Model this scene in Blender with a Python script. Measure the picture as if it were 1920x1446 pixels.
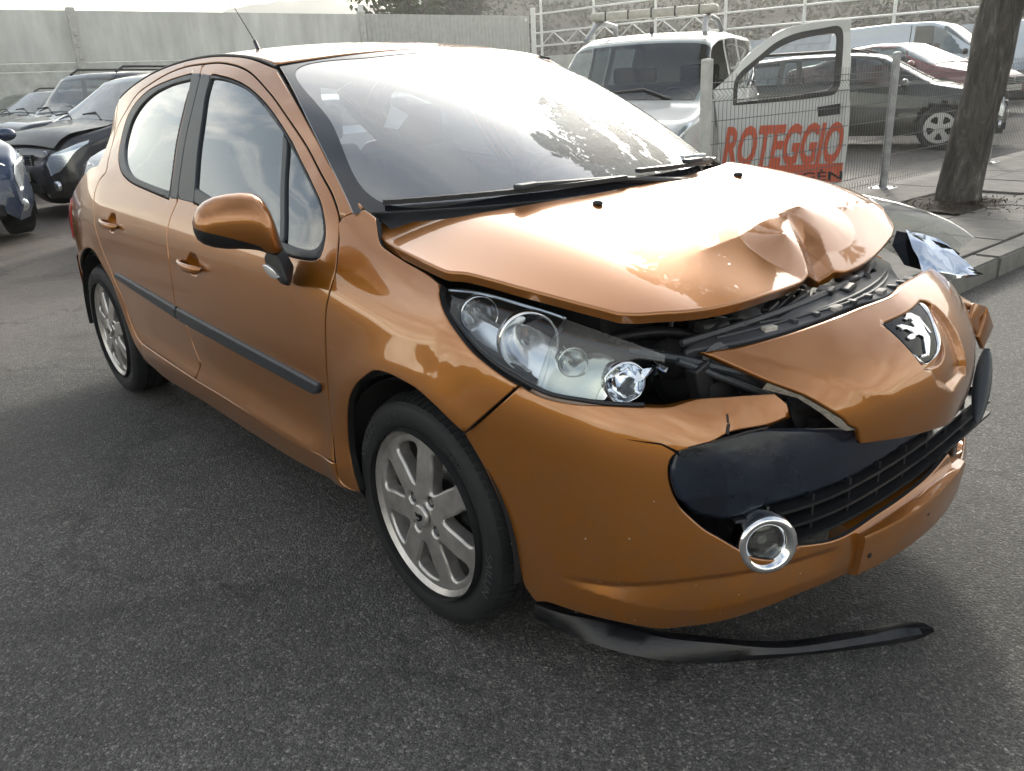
import bpy, bmesh, math, random
import numpy as np
from mathutils import Vector, Matrix, noise
from mathutils.geometry import delaunay_2d_cdt
random.seed(4)
SC=bpy.context.scene
for o in list(bpy.data.objects): bpy.data.objects.remove(o)
R=math.radians
# ------------------------------------------------------------------ camera
cd=bpy.data.cameras.new('camera');cam=bpy.data.objects.new('camera',cd);SC.collection.objects.link(cam);SC.camera=cam
cd.sensor_width=36;cd.lens=1550.884/1920*36;cd.clip_start=.05;cd.clip_end=3000
F=Vector((-0.714571,0.607336,-0.347177));Rt=Vector((0.659680,0.750171,-0.045459));Up=Vector((-0.232834,0.261509,0.936697))
M=Matrix((Rt,Up,-F)).transposed().to_4x4();M.translation=Vector((1.577502,-1.854928,1.336889));cam.matrix_world=M
# ------------------------------------------------------------------ light
SUN_AZ,SUN_EL=R(123),R(22)
sdir=Vector((math.cos(SUN_AZ)*math.cos(SUN_EL),math.sin(SUN_AZ)*math.cos(SUN_EL),math.sin(SUN_EL)))
sl=bpy.data.lights.new('sun','SUN');sl.energy=1.3;sl.angle=R(3);sl.color=(1,.93,.80)
so=bpy.data.objects.new('sun',sl);SC.collection.objects.link(so);so.rotation_euler=sdir.to_track_quat('Z','Y').to_euler()
W=bpy.data.worlds.new('World');SC.world=W;W.use_nodes=True;nt=W.node_tree;nt.nodes.clear()
def N(nt,t,**k):
    n=nt.nodes.new(t)
    for a,b in k.items():
        if a.startswith('i_'):
            n.inputs[a[2:].replace('_',' ')].default_value=b
        else: setattr(n,a,b)
    return n
def ML(nt,op,a,b=None,c=None,clamp=False):
    n=nt.nodes.new('ShaderNodeMath');n.operation=op;n.use_clamp=clamp
    for i,v in enumerate((a,b,c)):
        if v is None: continue
        if hasattr(v,'type') and hasattr(v,'node'): nt.links.new(v,n.inputs[i])
        else: n.inputs[i].default_value=v
    return n.outputs[0]
def RAMP(nt,fac,stops,interp='LINEAR'):
    n=nt.nodes.new('ShaderNodeValToRGB');n.color_ramp.interpolation=interp
    e=n.color_ramp.elements
    while len(e)<len(stops): e.new(.5)
    for s,(p,c) in zip(e,stops):
        s.position=p;s.color=(c,c,c,1) if not hasattr(c,'__len__') else (*c,1)
    nt.links.new(fac,n.inputs[0]);return n.outputs[0]
def MIXC(nt,fac,a,b,mode='MIX'):
    n=nt.nodes.new('ShaderNodeMix');n.data_type='RGBA';n.blend_type=mode
    for i,v in ((0,fac),(6,a),(7,b)):
        if hasattr(v,'node'): nt.links.new(v,n.inputs[i])
        else: n.inputs[i].default_value=v if not hasattr(v,'__len__') else (*v,1)[:4]
    return n.outputs[2]
sky=N(nt,'ShaderNodeTexSky',sky_type='NISHITA',sun_disc=False,sun_elevation=SUN_EL,sun_rotation=math.pi/2-SUN_AZ,air_density=1.2,dust_density=1.5)
tc=N(nt,'ShaderNodeTexCoord');gen=tc.outputs['Generated']
bg=N(nt,'ShaderNodeBackground');bg.inputs[1].default_value=0.15
out=N(nt,'ShaderNodeOutputWorld')
sep=N(nt,'ShaderNodeSeparateXYZ');nt.links.new(gen,sep.inputs[0])
# clouds: flattened towards the horizon by dividing by the height
zz=ML(nt,'ADD',ML(nt,'MAXIMUM',sep.outputs[2],0.0),.16)
cmb=N(nt,'ShaderNodeCombineXYZ');nt.links.new(ML(nt,'DIVIDE',sep.outputs[0],zz),cmb.inputs[0]);nt.links.new(ML(nt,'DIVIDE',sep.outputs[1],zz),cmb.inputs[1])
mp=N(nt,'ShaderNodeMapping');nt.links.new(cmb.outputs[0],mp.inputs[0]);mp.inputs['Rotation'].default_value=(0,0,R(35));mp.inputs['Scale'].default_value=(.55,1.5,1)
nz=N(nt,'ShaderNodeTexNoise',i_Scale=1.15,i_Detail=9.0,i_Roughness=.62,i_Distortion=.5);nt.links.new(mp.outputs[0],nz.inputs['Vector'])
cl0=RAMP(nt,nz.outputs[0],[(.40,0.05),(.50,.50),(.62,1.0)])
hz=RAMP(nt,sep.outputs[2],[(0.0,.95),(.10,.40),(.3,0.0)])
cl0=ML(nt,'MULTIPLY',cl0,RAMP(nt,sep.outputs[2],[(.35,1.0),(.75,.55)]))
cl=ML(nt,'MAXIMUM',cl0,hz)
nz2=N(nt,'ShaderNodeTexNoise',i_Scale=2.3,i_Detail=6.0,i_Roughness=.6);nt.links.new(mp.outputs[0],nz2.inputs['Vector'])
shade=MIXC(nt,1.0,RAMP(nt,nz2.outputs[0],[(.3,.55),(.7,1.05)]),RAMP(nt,sep.outputs[2],[(.08,1.0),(.30,.72),(.60,.48)]),'MULTIPLY')
dv=N(nt,'ShaderNodeVectorMath',operation='DOT_PRODUCT');nrm=N(nt,'ShaderNodeVectorMath',operation='NORMALIZE');nt.links.new(gen,nrm.inputs[0]);nt.links.new(nrm.outputs[0],dv.inputs[0]);dv.inputs[1].default_value=sdir
dt=ML(nt,'MAXIMUM',dv.outputs['Value'],0.0)
g1=ML(nt,'MULTIPLY',ML(nt,'POWER',dt,7),6);g2=ML(nt,'MULTIPLY',ML(nt,'POWER',dt,30),40);g3=ML(nt,'MULTIPLY',ML(nt,'POWER',dt,90.0),90)
glow=ML(nt,'ADD',ML(nt,'ADD',g1,g2),g3)
ctint=MIXC(nt,RAMP(nt,sep.outputs[2],[(0.02,0.0),(.30,1.0)]),(23.,21.5,16.5),(19.5,18.9,17.2));ccol=MIXC(nt,1.0,ctint,shade,'MULTIPLY')
gl3=N(nt,'ShaderNodeCombineXYZ');nt.links.new(glow,gl3.inputs[0]);nt.links.new(ML(nt,'MULTIPLY',glow,.97),gl3.inputs[1]);nt.links.new(ML(nt,'MULTIPLY',glow,.9),gl3.inputs[2])
base=MIXC(nt,cl,sky.outputs[0],ccol)
add=MIXC(nt,1.0,base,gl3.outputs[0],'ADD');nt.links.new(add,bg.inputs[0]);nt.links.new(bg.outputs[0],out.inputs[0])
SC.view_settings.view_transform='Standard';SC.view_settings.look='None';SC.view_settings.exposure=0.6;SC.view_settings.gamma=1
SC.cycles.use_denoising=True
SC.cycles.max_bounces=10;SC.cycles.transparent_max_bounces=16;SC.cycles.caustics_reflective=False;SC.cycles.caustics_refractive=False
# ------------------------------------------------------------------ materials
def P(name,col=(.5,.5,.5),rough=.5,metal=0,coat=0,coatr=.03,spec=.5,trans=0,ior=1.5,alpha=1,emis=None):
    m=bpy.data.materials.new(name);m.use_nodes=True;b=m.node_tree.nodes['Principled BSDF']
    b.inputs['Base Color'].default_value=(*col,1);b.inputs['Roughness'].default_value=rough;b.inputs['Metallic'].default_value=metal
    b.inputs['Coat Weight'].default_value=coat;b.inputs['Coat Roughness'].default_value=coatr;b.inputs['Specular IOR Level'].default_value=spec
    b.inputs['Transmission Weight'].default_value=trans;b.inputs['IOR'].default_value=ior;b.inputs['Alpha'].default_value=alpha
    return m
def noisy(m,scale=20,amt=.15,bump=0,bscale=200,detail=6,rvar=0,dist=.002,stretch=None):
    """colour variation, roughness variation and fine relief"""
    nt=m.node_tree;b=nt.nodes['Principled BSDF'];c=tuple(b.inputs['Base Color'].default_value)[:3]
    tc=N(nt,'ShaderNodeTexCoord');src=tc.outputs['Object']
    if stretch:
        mp=N(nt,'ShaderNodeMapping');mp.inputs['Scale'].default_value=stretch;nt.links.new(src,mp.inputs[0]);src=mp.outputs[0]
    n=N(nt,'ShaderNodeTexNoise',i_Scale=scale,i_Detail=float(detail),i_Roughness=.65);nt.links.new(src,n.inputs['Vector'])
    k=RAMP(nt,n.outputs[0],[(.3,tuple(x*(1-amt) for x in c)),(.7,tuple(min(1,x*(1+amt)) for x in c))]);nt.links.new(k,b.inputs['Base Color'])
    if rvar:
        r=b.inputs['Roughness'].default_value
        nt.links.new(ML(nt,'MULTIPLY_ADD',n.outputs[0],rvar*2,r-rvar),b.inputs['Roughness'])
    if bump:
        n2=N(nt,'ShaderNodeTexNoise',i_Scale=bscale,i_Detail=3.0);nt.links.new(src,n2.inputs['Vector'])
        bp=N(nt,'ShaderNodeBump',i_Strength=bump,i_Distance=dist);nt.links.new(n2.outputs[0],bp.inputs['Height']);nt.links.new(bp.outputs[0],b.inputs['Normal'])
    return m
def paint(name,col,metal=.6,rough=.34,flake=.06,cior=1.5):
    m=P(name,col,rough,metal,1.0,.02)
    nt=m.node_tree;b=nt.nodes['Principled BSDF'];b.inputs['Coat IOR'].default_value=cior
    tc=N(nt,'ShaderNodeTexCoord')
    v=N(nt,'ShaderNodeTexVoronoi',i_Scale=1400.0);nt.links.new(tc.outputs['Object'],v.inputs['Vector'])
    d=N(nt,'ShaderNodeTexNoise',i_Scale=3.0,i_Detail=6.0,i_Roughness=.7);nt.links.new(tc.outputs['Object'],d.inputs['Vector'])
    lv=ML(nt,'MULTIPLY_ADD',v.outputs['Color'],flake*2,1-flake)
    lv=ML(nt,'MULTIPLY',lv,ML(nt,'MULTIPLY_ADD',d.outputs[0],.16,.92))
    c=N(nt,'ShaderNodeVectorMath',operation='SCALE');c.inputs[0].default_value=col;nt.links.new(lv,c.inputs['Scale']);nt.links.new(c.outputs[0],b.inputs['Base Color'])
    # road film: a thin dull layer, patchier towards the sills
    sp=N(nt,'ShaderNodeSeparateXYZ');nt.links.new(tc.outputs['Object'],sp.inputs[0])
    dn=N(nt,'ShaderNodeTexNoise',i_Scale=14.0,i_Detail=9.0,i_Roughness=.75);nt.links.new(tc.outputs['Object'],dn.inputs['Vector'])
    k=ML(nt,'MULTIPLY',RAMP(nt,sp.outputs[2],[(.18,1.0),(.62,.12)]),RAMP(nt,dn.outputs[0],[(.40,.0),(.75,1.0)]))
    dd=MIXC(nt,ML(nt,'MULTIPLY',k,.55),c.outputs[0],(.16,.12,.085));nt.links.new(dd,b.inputs['Base Color'])
    # dust film: roughens the clear coat in patches
    nt.links.new(RAMP(nt,d.outputs[0],[(.35,.01),(.75,.05)]),b.inputs['Coat Roughness'])
    return m
def glass(name,tint=(.6,.66,.66),rough=.0,ior=1.5,fr=1.0,dust=.0,film=0):
    m=bpy.data.materials.new(name);m.use_nodes=True;nt=m.node_tree;nt.nodes.clear()
    o=N(nt,'ShaderNodeOutputMaterial');t=N(nt,'ShaderNodeBsdfTransparent');t.inputs[0].default_value=(*tint,1)
    g=N(nt,'ShaderNodeBsdfGlossy',i_Roughness=rough);f=N(nt,'ShaderNodeFresnel',i_IOR=ior);ge=N(nt,'ShaderNodeNewGeometry');vs=N(nt,'ShaderNodeVectorMath',operation='SCALE');nt.links.new(ge.outputs['Normal'],vs.inputs[0]);nt.links.new(ML(nt,'MULTIPLY_ADD',ge.outputs['Backfacing'],0.0,1.0),vs.inputs['Scale']);f2=ML(nt,'MULTIPLY_ADD',ge.outputs['Backfacing'],1/ior-ior,ior);nt.links.new(f2,f.inputs['IOR']);mx=N(nt,'ShaderNodeMixShader')
    fac=ML(nt,'MULTIPLY',f.outputs[0],fr,clamp=True)
    nt.links.new(fac,mx.inputs[0]);nt.links.new(t.outputs[0],mx.inputs[1]);nt.links.new(g.outputs[0],mx.inputs[2]);last=mx.outputs[0]
    if film:
        g2=N(nt,'ShaderNodeBsdfGlossy',i_Roughness=.5);g2.inputs[0].default_value=(.9,.9,.9,1);m3=N(nt,'ShaderNodeMixShader');m3.inputs[0].default_value=film;nt.links.new(last,m3.inputs[1]);nt.links.new(g2.outputs[0],m3.inputs[2]);last=m3.outputs[0]
    if dust:
        d=N(nt,'ShaderNodeBsdfDiffuse');d.inputs[0].default_value=(.55,.53,.5,1);m2=N(nt,'ShaderNodeMixShader')
        n=N(nt,'ShaderNodeTexNoise',i_Scale=5.0,i_Detail=8.0,i_Roughness=.7);tc=N(nt,'ShaderNodeTexCoord');nt.links.new(tc.outputs['Object'],n.inputs['Vector'])
        nt.links.new(RAMP(nt,n.outputs[0],[(.3,dust*.5),(.7,dust*1.4)]),m2.inputs[0]);nt.links.new(last,m2.inputs[1]);nt.links.new(d.outputs[0],m2.inputs[2]);last=m2.outputs[0]
    nt.links.new(last,o.inputs[0]);return m
COP=(.35,.118,.005)
M_=dict(
 paint=paint('copper_paint',COP,.6,.31,cior=1.72),
 black=noisy(P('black_plastic',(.014,.0145,.017),.45),30,.25,.25,900,dist=.0006),
 trim=noisy(P('grey_trim_plastic',(.032,.036,.042),.40),25,.12,.15,900,dist=.0005),
 gloss=P('gloss_black',(.006,.0065,.008),.10,spec=.18),
 under=noisy(P('underbody_and_gap_shade',(.010,.010,.011),.8),12,.4),
 rubber=noisy(P('tyre_rubber',(.008,.0085,.0095),.7),18,.35,.2,500,dist=.0006,rvar=.08),
 alloy=noisy(P('alloy_wheel',(.50,.475,.46),.32,.75),14,.28,.12,300,rvar=.1,dist=.0004),
 chrome=P('chrome',(.82,.83,.85),.07,1.0),
 silver=P('reflector_silver',(.86,.88,.90),.20,.8),
 crumple=noisy(P('crumpled_foil_reflector',(.72,.76,.82),.10,1.0),5,.1,.35,9,dist=.02),
 glassws=glass('windscreen_glass',(.62,.68,.72),0,1.52,3.6,dust=.012,film=.17),
 glasssd=glass('side_glass',(.20,.24,.24),0,1.52,3.2,dust=.01),
 lens=glass('headlight_lens',(.93,.95,.96),.01,1.5,1.6,dust=.02),
 lens2=glass('hazed_headlight_lens',(.80,.84,.80),.06,1.5,1.8,dust=.13),
 deck=noisy(P('grey_carrier_plastic',(.060,.062,.068),.5),35,.15,.15,700,dist=.0005),
 lens3=glass('knocked_out_lens_plastic',(.72,.74,.68),.10,1.5,2.2,dust=.30),
 seat=noisy(P('seat_cloth',(.03,.031,.034),.9),60,.3),
 dash=noisy(P('dashboard_plastic',(.035,.036,.04),.6),40,.2),
 red=P('tail_light_red',(.35,.01,.01),.12,coat=.6),
 white=P('white_lettering',(.7,.7,.7),.5),
 metal=noisy(P('dull_metal',(.30,.30,.30),.45,.8),30,.3,.3,120,rvar=.1),
 rawedge=noisy(P('torn_plastic_edge',(.55,.50,.44),.7),90,.4),
 frit=P('windscreen_black_border',(.012,.013,.018),.10,coat=.6,coatr=.02),
 lipblack=noisy(P('scratched_black_lip',(.010,.010,.012),.32),30,.6,.4,90,rvar=.15,dist=.001,stretch=(1,1,3)),scuff=P('black_scuff',(.02,.012,.008),.6),chip=P('stone_chip',(.55,.50,.42),.7),
 foam=noisy(P('scuffed_blue_black_plastic',(.009,.013,.024),.2),7,.5,.2,25,rvar=.14,dist=.004),
)
# ------------------------------------------------------------------ objects
def mesh(name,verts,faces,mat=None,parent=None,smooth=False,normals=None,loc=None):
    me=bpy.data.meshes.new(name);me.from_pydata([tuple(map(float,v)) for v in verts],[],[tuple(map(int,f)) for f in faces]);me.update()
    if mat is not None:
        for k in (mat if isinstance(mat,(list,tuple)) else [mat]): me.materials.append(M_[k] if isinstance(k,str) else k)
    if smooth or normals is not None:
        me.polygons.foreach_set('use_smooth',[True]*len(me.polygons))
    if normals is not None: me.normals_split_custom_set_from_vertices([tuple(map(float,n)) for n in normals])
    o=bpy.data.objects.new(name,me);SC.collection.objects.link(o)
    if parent: o.parent=parent
    if loc is not None: o.location=loc
    return o
def bmobj(name,bm,mat,parent=None,smooth=0,bevel=0,seg=2):
    if bevel:
        bmesh.ops.bevel(bm,geom=[e for e in bm.edges if len(e.link_faces)==2 and e.calc_face_angle(0)>.5],offset=bevel,segments=seg,affect='EDGES',profile=.5,clamp_overlap=True)
    me=bpy.data.meshes.new(name);bm.to_mesh(me);bm.free()
    for k in (mat if isinstance(mat,(list,tuple)) else [mat]): me.materials.append(M_[k] if isinstance(k,str) else k)
    if smooth:
        me.polygons.foreach_set('use_smooth',[True]*len(me.polygons));me.set_sharp_from_angle(angle=R(smooth))
    o=bpy.data.objects.new(name,me);SC.collection.objects.link(o)
    if parent: o.parent=parent
    return o
def thing(name,label,cat,loc=(0,0,0),rz=0,group=None,kind=None):
    o=bpy.data.objects.new(name,None);SC.collection.objects.link(o);o.location=loc;o.rotation_euler=(0,0,rz);o.empty_display_size=.1
    o['label']=label;o['category']=cat
    if group:o['group']=group
    return o
def tag(o,label=None,cat=None,group=None,kind=None):
    if label:o['label']=label
    if cat:o['category']=cat
    if group:o['group']=group
    if kind:o['kind']=kind
    return o
def box(bm,c,s,rot=None):
    m=Matrix.Translation(Vector(c))@(rot.to_4x4() if rot is not None else Matrix())@Matrix.Diagonal((*s,1))
    return bmesh.ops.create_cube(bm,size=1,matrix=m)['verts']
def tube(bm,pts,r,seg=8,cap=True):
    pts=[Vector(p) for p in pts];rs=r if hasattr(r,'__len__') else [r]*len(pts);rings=[];up=None
    for i,p in enumerate(pts):
        t=(pts[min(i+1,len(pts)-1)]-pts[max(i-1,0)]).normalized()
        if up is None: up=Vector((0,0,1)) if abs(t.z)<.9 else Vector((1,0,0))
        a=t.cross(up).normalized();b=a.cross(t).normalized();up=b
        rings.append([bm.verts.new(p+(a*math.cos(k*2*math.pi/seg)+b*math.sin(k*2*math.pi/seg))*rs[i]) for k in range(seg)])
    for A,B in zip(rings,rings[1:]):
        for k in range(seg): bm.faces.new((A[k],A[(k+1)%seg],B[(k+1)%seg],B[k]))
    if cap: bm.faces.new(rings[0][::-1]);bm.faces.new(rings[-1])
    return rings
def lathe(prof,seg=48,axis='y',closed=False):
    """prof: list of (radius, along axis)"""
    V=[];Fc=[];n=len(prof)
    for k in range(seg):
        a=2*math.pi*k/seg;c,s=math.cos(a),math.sin(a)
        for r,h in prof: V.append((r*c,h,r*s) if axis=='y' else (r*c,r*s,h) if axis=='z' else (h,r*c,r*s))
    for k in range(seg):
        for i in range(n-1 if not closed else n):
            j=(i+1)%n;k2=(k+1)%seg;Fc.append((k*n+i,k*n+j,k2*n+j,k2*n+i))
    return V,Fc
def smooth_poly(pts,step=.02,su=1.,sv=1.):
    """closed Catmull-Rom through (u,v,corner) points in scaled coordinates"""
    P=[(np.array([p[0]*su,p[1]*sv]),p[2] if len(p)>2 else 0) for p in pts]
    Q=[P[0]]
    for p in P[1:]:
        if np.hypot(*(p[0]-Q[-1][0]))>1e-3: Q.append(p)
    if np.hypot(*(Q[0][0]-Q[-1][0]))<1e-3: Q.pop()
    n=len(Q);out=[]
    for i in range(n):
        p1,c1=Q[i];p2,c2=Q[(i+1)%n];p0=Q[i-1][0];p3=Q[(i+2)%n][0]
        m1=(p2-p0)/2;m2=(p3-p1)/2;d=p2-p1;L=np.hypot(*d)
        def lim(m):
            l=np.hypot(*m);return m*min(1,1.0*L/l) if l>1e-9 else m
        m1=lim(m1)*1.0;m2=lim(m2)*1.0
        if c1:m1=d
        if c2:m2=d
        if c1 and not c2: m1=(3*d-m2)/2 if False else d
        k=max(1,int(math.ceil(L/step)))
        for j in range(k):
            t=j/k;t2=t*t;t3=t2*t
            out.append((2*t3-3*t2+1)*p1+(t3-2*t2+t)*m1+(-2*t3+3*t2)*p2+(t3-t2)*m2)
    return np.array(out)
def inside(P,poly):
    x,y=P[:,0],P[:,1];r=np.zeros(len(P),bool);n=len(poly)
    for i in range(n):
        x1,y1=poly[i];x2,y2=poly[(i+1)%n]
        if y1==y2: continue
        c=((y1>y)!=(y2>y))&(x<(x2-x1)*(y-y1)/(y2-y1)+x1);r^=c
    return r
def bdist(P,loops):
    d=np.full(len(P),1e9);D=np.zeros((len(P),2))
    for li,poly in enumerate(loops):
        ar=np.sum(poly[:,0]*np.roll(poly[:,1],-1)-np.roll(poly[:,0],-1)*poly[:,1]);sg=(1 if ar>0 else -1)*(1 if li==0 else -1)
        for i in range(len(poly)):
            a=poly[i];e=poly[(i+1)%len(poly)]-a;L=(e@e)+1e-12
            t=np.clip(((P-a)@e)/L,0,1);q=a+t[:,None]*e;v=P-q;dd=np.hypot(v[:,0],v[:,1])
            m=dd<d;d=np.where(m,dd,d);D[m]=-v[m]
            z=m&(dd<1e-6);D[z]=np.array([e[1],-e[0]])*sg
    return d,D/np.maximum(np.hypot(D[:,0],D[:,1]),1e-9)[:,None]
def offset_loop(poly,d,loops):
    n=len(poly);out=[]
    a=np.roll(poly,1,0);b=np.roll(poly,-1,0);t=b-a;t/=np.maximum(np.hypot(t[:,0],t[:,1]),1e-9)[:,None];nn=np.stack([-t[:,1],t[:,0]],1)
    area=.5*np.sum(poly[:,0]*np.roll(poly[:,1],-1)-np.roll(poly[:,0],-1)*poly[:,1]);return poly+nn*d*(1 if area>0 else -1)
def surf_eval(S,u,v,flip):
    e=1.5e-3
    p=S(u,v);pu=S(u+e,v)-S(u-e,v);pv=S(u,v+e)-S(u,v-e);n=np.cross(pu,pv);n/=np.maximum(np.linalg.norm(n,axis=1),1e-12)[:,None]
    return p,(-n if flip else n),pu/(2*e),pv/(2*e)
def panel(name,S,pts,mat,parent=None,su=1.,sv=1.,grid=.03,r=.004,thick=.012,inset=.0018,off=0.,holes=(),flip=False,step=.02,mirror=False,dense=None,jag=0,edge_mat=None,fn=None):
    outer=smooth_poly(pts,step,su,sv)
    if jag:
        outer=outer+np.array([[noise.noise(Vector((p[0]*60,p[1]*60,3))),noise.noise(Vector((p[0]*60,p[1]*60,9)))] for p in outer])*jag
    hl=[smooth_poly(h,step,su,sv) for h in holes]
    if inset:
        outer=offset_loop(outer,inset,None);hl=[offset_loop(h,-inset,None) for h in hl]
    loops=[outer]+hl
    pl=[outer]+hl
    verts=list(outer);edges=[];k=0
    def addl(l):
        nonlocal k
        for i in range(len(l)): edges.append((k+i,k+(i+1)%len(l)))
        k+=len(l)
    addl(outer)
    for h in hl: verts+=list(h);addl(h)
    nb=k
    extra=[]
    for f in (.18,.5,1.0,2.2):
        if r<=0 and f<1: continue
        for i,l in enumerate(loops):
            o=offset_loop(l,(r if r>0 else .01)*f*(1 if i==0 else -1),None);extra.append((o,(r if r>0 else .01)*f*.9))
    mn=outer.min(0);mx=outer.max(0)
    gx,gy=np.meshgrid(np.arange(mn[0],mx[0],grid),np.arange(mn[1],mx[1],grid));gx=gx+((np.arange(gx.shape[0])%2)*grid*.5)[:,None]
    extra.append((np.stack([gx.ravel(),gy.ravel()],1),r*2.2+grid*.35))
    if dense:
        for (a0,a1,b0,b1,g) in dense:
            gx,gy=np.meshgrid(np.arange(a0*su,a1*su,g),np.arange(b0*sv,b1*sv,g));gx=gx+((np.arange(gx.shape[0])%2)*g*.5)[:,None]
            extra.append((np.stack([gx.ravel(),gy.ravel()],1),r*2.2+g*.3))
    for E,md in extra:
        ok=inside(E,outer)
        for h in hl: ok&=~inside(E,h)
        E=E[ok]
        if len(E)==0: continue
        d,_=bdist(E,loops);E=E[d>=md*.98];verts+=list(E)
    res=delaunay_2d_cdt([Vector(map(float,v)) for v in verts],edges,[],0,1e-7)
    V2=np.array([tuple(v) for v in res[0]]);tri=np.array([f for f in res[2] if len(f)==3])
    cen=V2[tri].mean(1);ok=inside(cen,outer)
    for h in hl: ok&=~inside(cen,h)
    tri=tri[ok]
    # orient ccw
    a=V2[tri];ar=(a[:,1,0]-a[:,0,0])*(a[:,2,1]-a[:,0,1])-(a[:,2,0]-a[:,0,0])*(a[:,1,1]-a[:,0,1]);tri=tri[np.abs(ar)>1e-10];ar=ar[np.abs(ar)>1e-10];tri[ar<0]=tri[ar<0][:,::-1]
    used=np.unique(tri);mp=-np.ones(len(V2),int);mp[used]=np.arange(len(used));V2=V2[used];tri=mp[tri]
    d,out=bdist(V2,loops)
    p,n,pu,pv=surf_eval(S,V2[:,0]/su,V2[:,1]/sv,flip)
    if fn is not None: off=off+fn(V2[:,0]/su,V2[:,1]/sv)
    P3=p+n*np.reshape(off,(-1,1)) if np.ndim(off) else p+n*off
    N3=n.copy()
    if r>0:
        t=np.clip(1-d/r,0,1);drop=r*(1-np.sqrt(1-np.clip(t,0,.995)**2));P3=P3-n*drop[:,None]
        o3=pu*out[:,:1]/su+pv*out[:,1:]/sv;o3/=np.maximum(np.linalg.norm(o3,axis=1),1e-9)[:,None]
        s=np.clip(t,0,.97)[:,None];N3=n*np.sqrt(1-s*s)+o3*s;N3/=np.linalg.norm(N3,axis=1)[:,None]
    if flip: tri=tri[:,::-1]
    # skirt
    ec={}
    for f in tri:
        for i in range(3): ec[(f[i],f[(i+1)%3])]=1
    be=[e for e in ec if (e[1],e[0]) not in ec]
    V=list(P3);NN=list(N3);Fc=[tuple(f) for f in tri];ids={}
    o3=pu*out[:,:1]/su+pv*out[:,1:]/sv;o3/=np.maximum(np.linalg.norm(o3,axis=1),1e-9)[:,None]
    for e in be:
        for i in e:
            if i not in ids:
                ids[i]=len(V);V.append(P3[i]);V.append(P3[i]-n[i]*thick);NN.append(o3[i]);NN.append(o3[i])
    nf=len(Fc)
    for a_,b_ in be: Fc.append((ids[b_],ids[a_],ids[a_]+1,ids[b_]+1))
    mats=[mat] if edge_mat is None else [mat,edge_mat]
    V=np.array(V);NN=np.array(NN)
    ob=mesh(name,V,Fc,mats,parent,True,NN)
    if edge_mat is not None:  # edge faces coloured dark, painting in the shade of the shut lines
        for i in range(nf,len(Fc)): ob.data.polygons[i].material_index=1
    if mirror:
        V[:,1]*=-1;NN[:,1]*=-1
        o2=mesh(name,V,[f[::-1] for f in Fc],mats,parent,True,NN)
        return ob,o2
    return ob
def strip(name,rows,mat,parent=None,close=False,flip=False,smooth=40):
    """grid surface from rows of 3D points"""
    m=len(rows);n=len(rows[0]);V=[p for r_ in rows for p in r_];Fc=[]
    for i in range(m-1):
        for j in range(n-1+(1 if close else 0)):
            a=(i*n+j,i*n+(j+1)%n,(i+1)*n+(j+1)%n,(i+1)*n+j);Fc.append(a[::-1] if flip else a)
    o=mesh(name,V,Fc,mat,parent,True)
    if smooth: o.data.set_sharp_from_angle(angle=R(smooth))
    return o
def text_mesh(body,size,ext,xs=1.,shear=0,bold=0,font=None,align='CENTER',space=1.0):
    c=bpy.data.curves.new('t','FONT');c.body=body;c.size=size;c.extrude=ext;c.shear=shear;c.offset=bold;c.align_x=align;c.resolution_u=3;c.space_character=space
    o=bpy.data.objects.new('t',c);SC.collection.objects.link(o);dg=bpy.context.evaluated_depsgraph_get();dg.update()
    me=bpy.data.meshes.new_from_object(o.evaluated_get(dg));V=np.array([v.co[:] for v in me.vertices]);Fc=[tuple(p.vertices) for p in me.polygons]
    bpy.data.objects.remove(o);bpy.data.curves.remove(c);bpy.data.meshes.remove(me)
    V[:,0]*=xs;return V,Fc

# ------------------------------------------------------------------ body surfaces
def sm(a,b,x):
    t=np.clip((np.asarray(x,float)-a)/(b-a),0,1); return t*t*(3-2*t)
def spline(pts):
    """natural cubic spline through (x,y) points, linear outside"""
    X=np.array([p[0] for p in pts],float);Y=np.array([p[1] for p in pts],float);n=len(X);h=np.diff(X)
    A=np.zeros((n,n));b=np.zeros(n);A[0,0]=A[-1,-1]=1
    for i in range(1,n-1):
        A[i,i-1]=h[i-1];A[i,i]=2*(h[i-1]+h[i]);A[i,i+1]=h[i];b[i]=6*((Y[i+1]-Y[i])/h[i]-(Y[i]-Y[i-1])/h[i-1])
    M=np.linalg.solve(A,b)
    def f(x):
        x=np.asarray(x,float);xc=np.clip(x,X[0],X[-1]);i=np.clip(np.searchsorted(X,xc)-1,0,n-2)
        a=(X[i+1]-xc);c=(xc-X[i]);H=h[i]
        y=M[i]*a**3/(6*H)+M[i+1]*c**3/(6*H)+(Y[i]/H-M[i]*H/6)*a+(Y[i+1]/H-M[i+1]*H/6)*c
        s0=(Y[1]-Y[0])/h[0]-h[0]*M[1]/6;s1=(Y[-1]-Y[-2])/h[-1]+h[-1]*M[-2]/6
        return y+np.where(x<X[0],(x-X[0])*s0,0)+np.where(x>X[-1],(x-X[-1])*s1,0)
    return f
DOOR=spline([(.12,.785),(.18,.822),(.25,.848),(.31,.862),(.345,.866),(.375,.862),(.41,.855),(.46,.853),(.52,.857),(.60,.864),(.68,.867),(.76,.865),(.83,.857),(.89,.841),(.94,.819),(.98,.797),(1.03,.773),(1.1,.741),(1.2,.696),(1.3,.649),(1.38,.609),(1.43,.58),(1.47,.55)])
FEND=spline([(.12,.80),(.18,.828),(.25,.848),(.35,.858),(.45,.86),(.55,.862),(.63,.864),(.70,.861),(.76,.851),(.82,.832),(.87,.806),(.92,.774),(.96,.745),(1.0,.712),(1.05,.668)])
def PY(x,z):
    s=sm(-.55,.05,x)
    gh=sm(.98,1.2,z)*.035*((np.asarray(x)+1.35)/1.0)**2
    y=(1-s)*(DOOR(z)-gh)+s*FEND(z)
    return y
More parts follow.
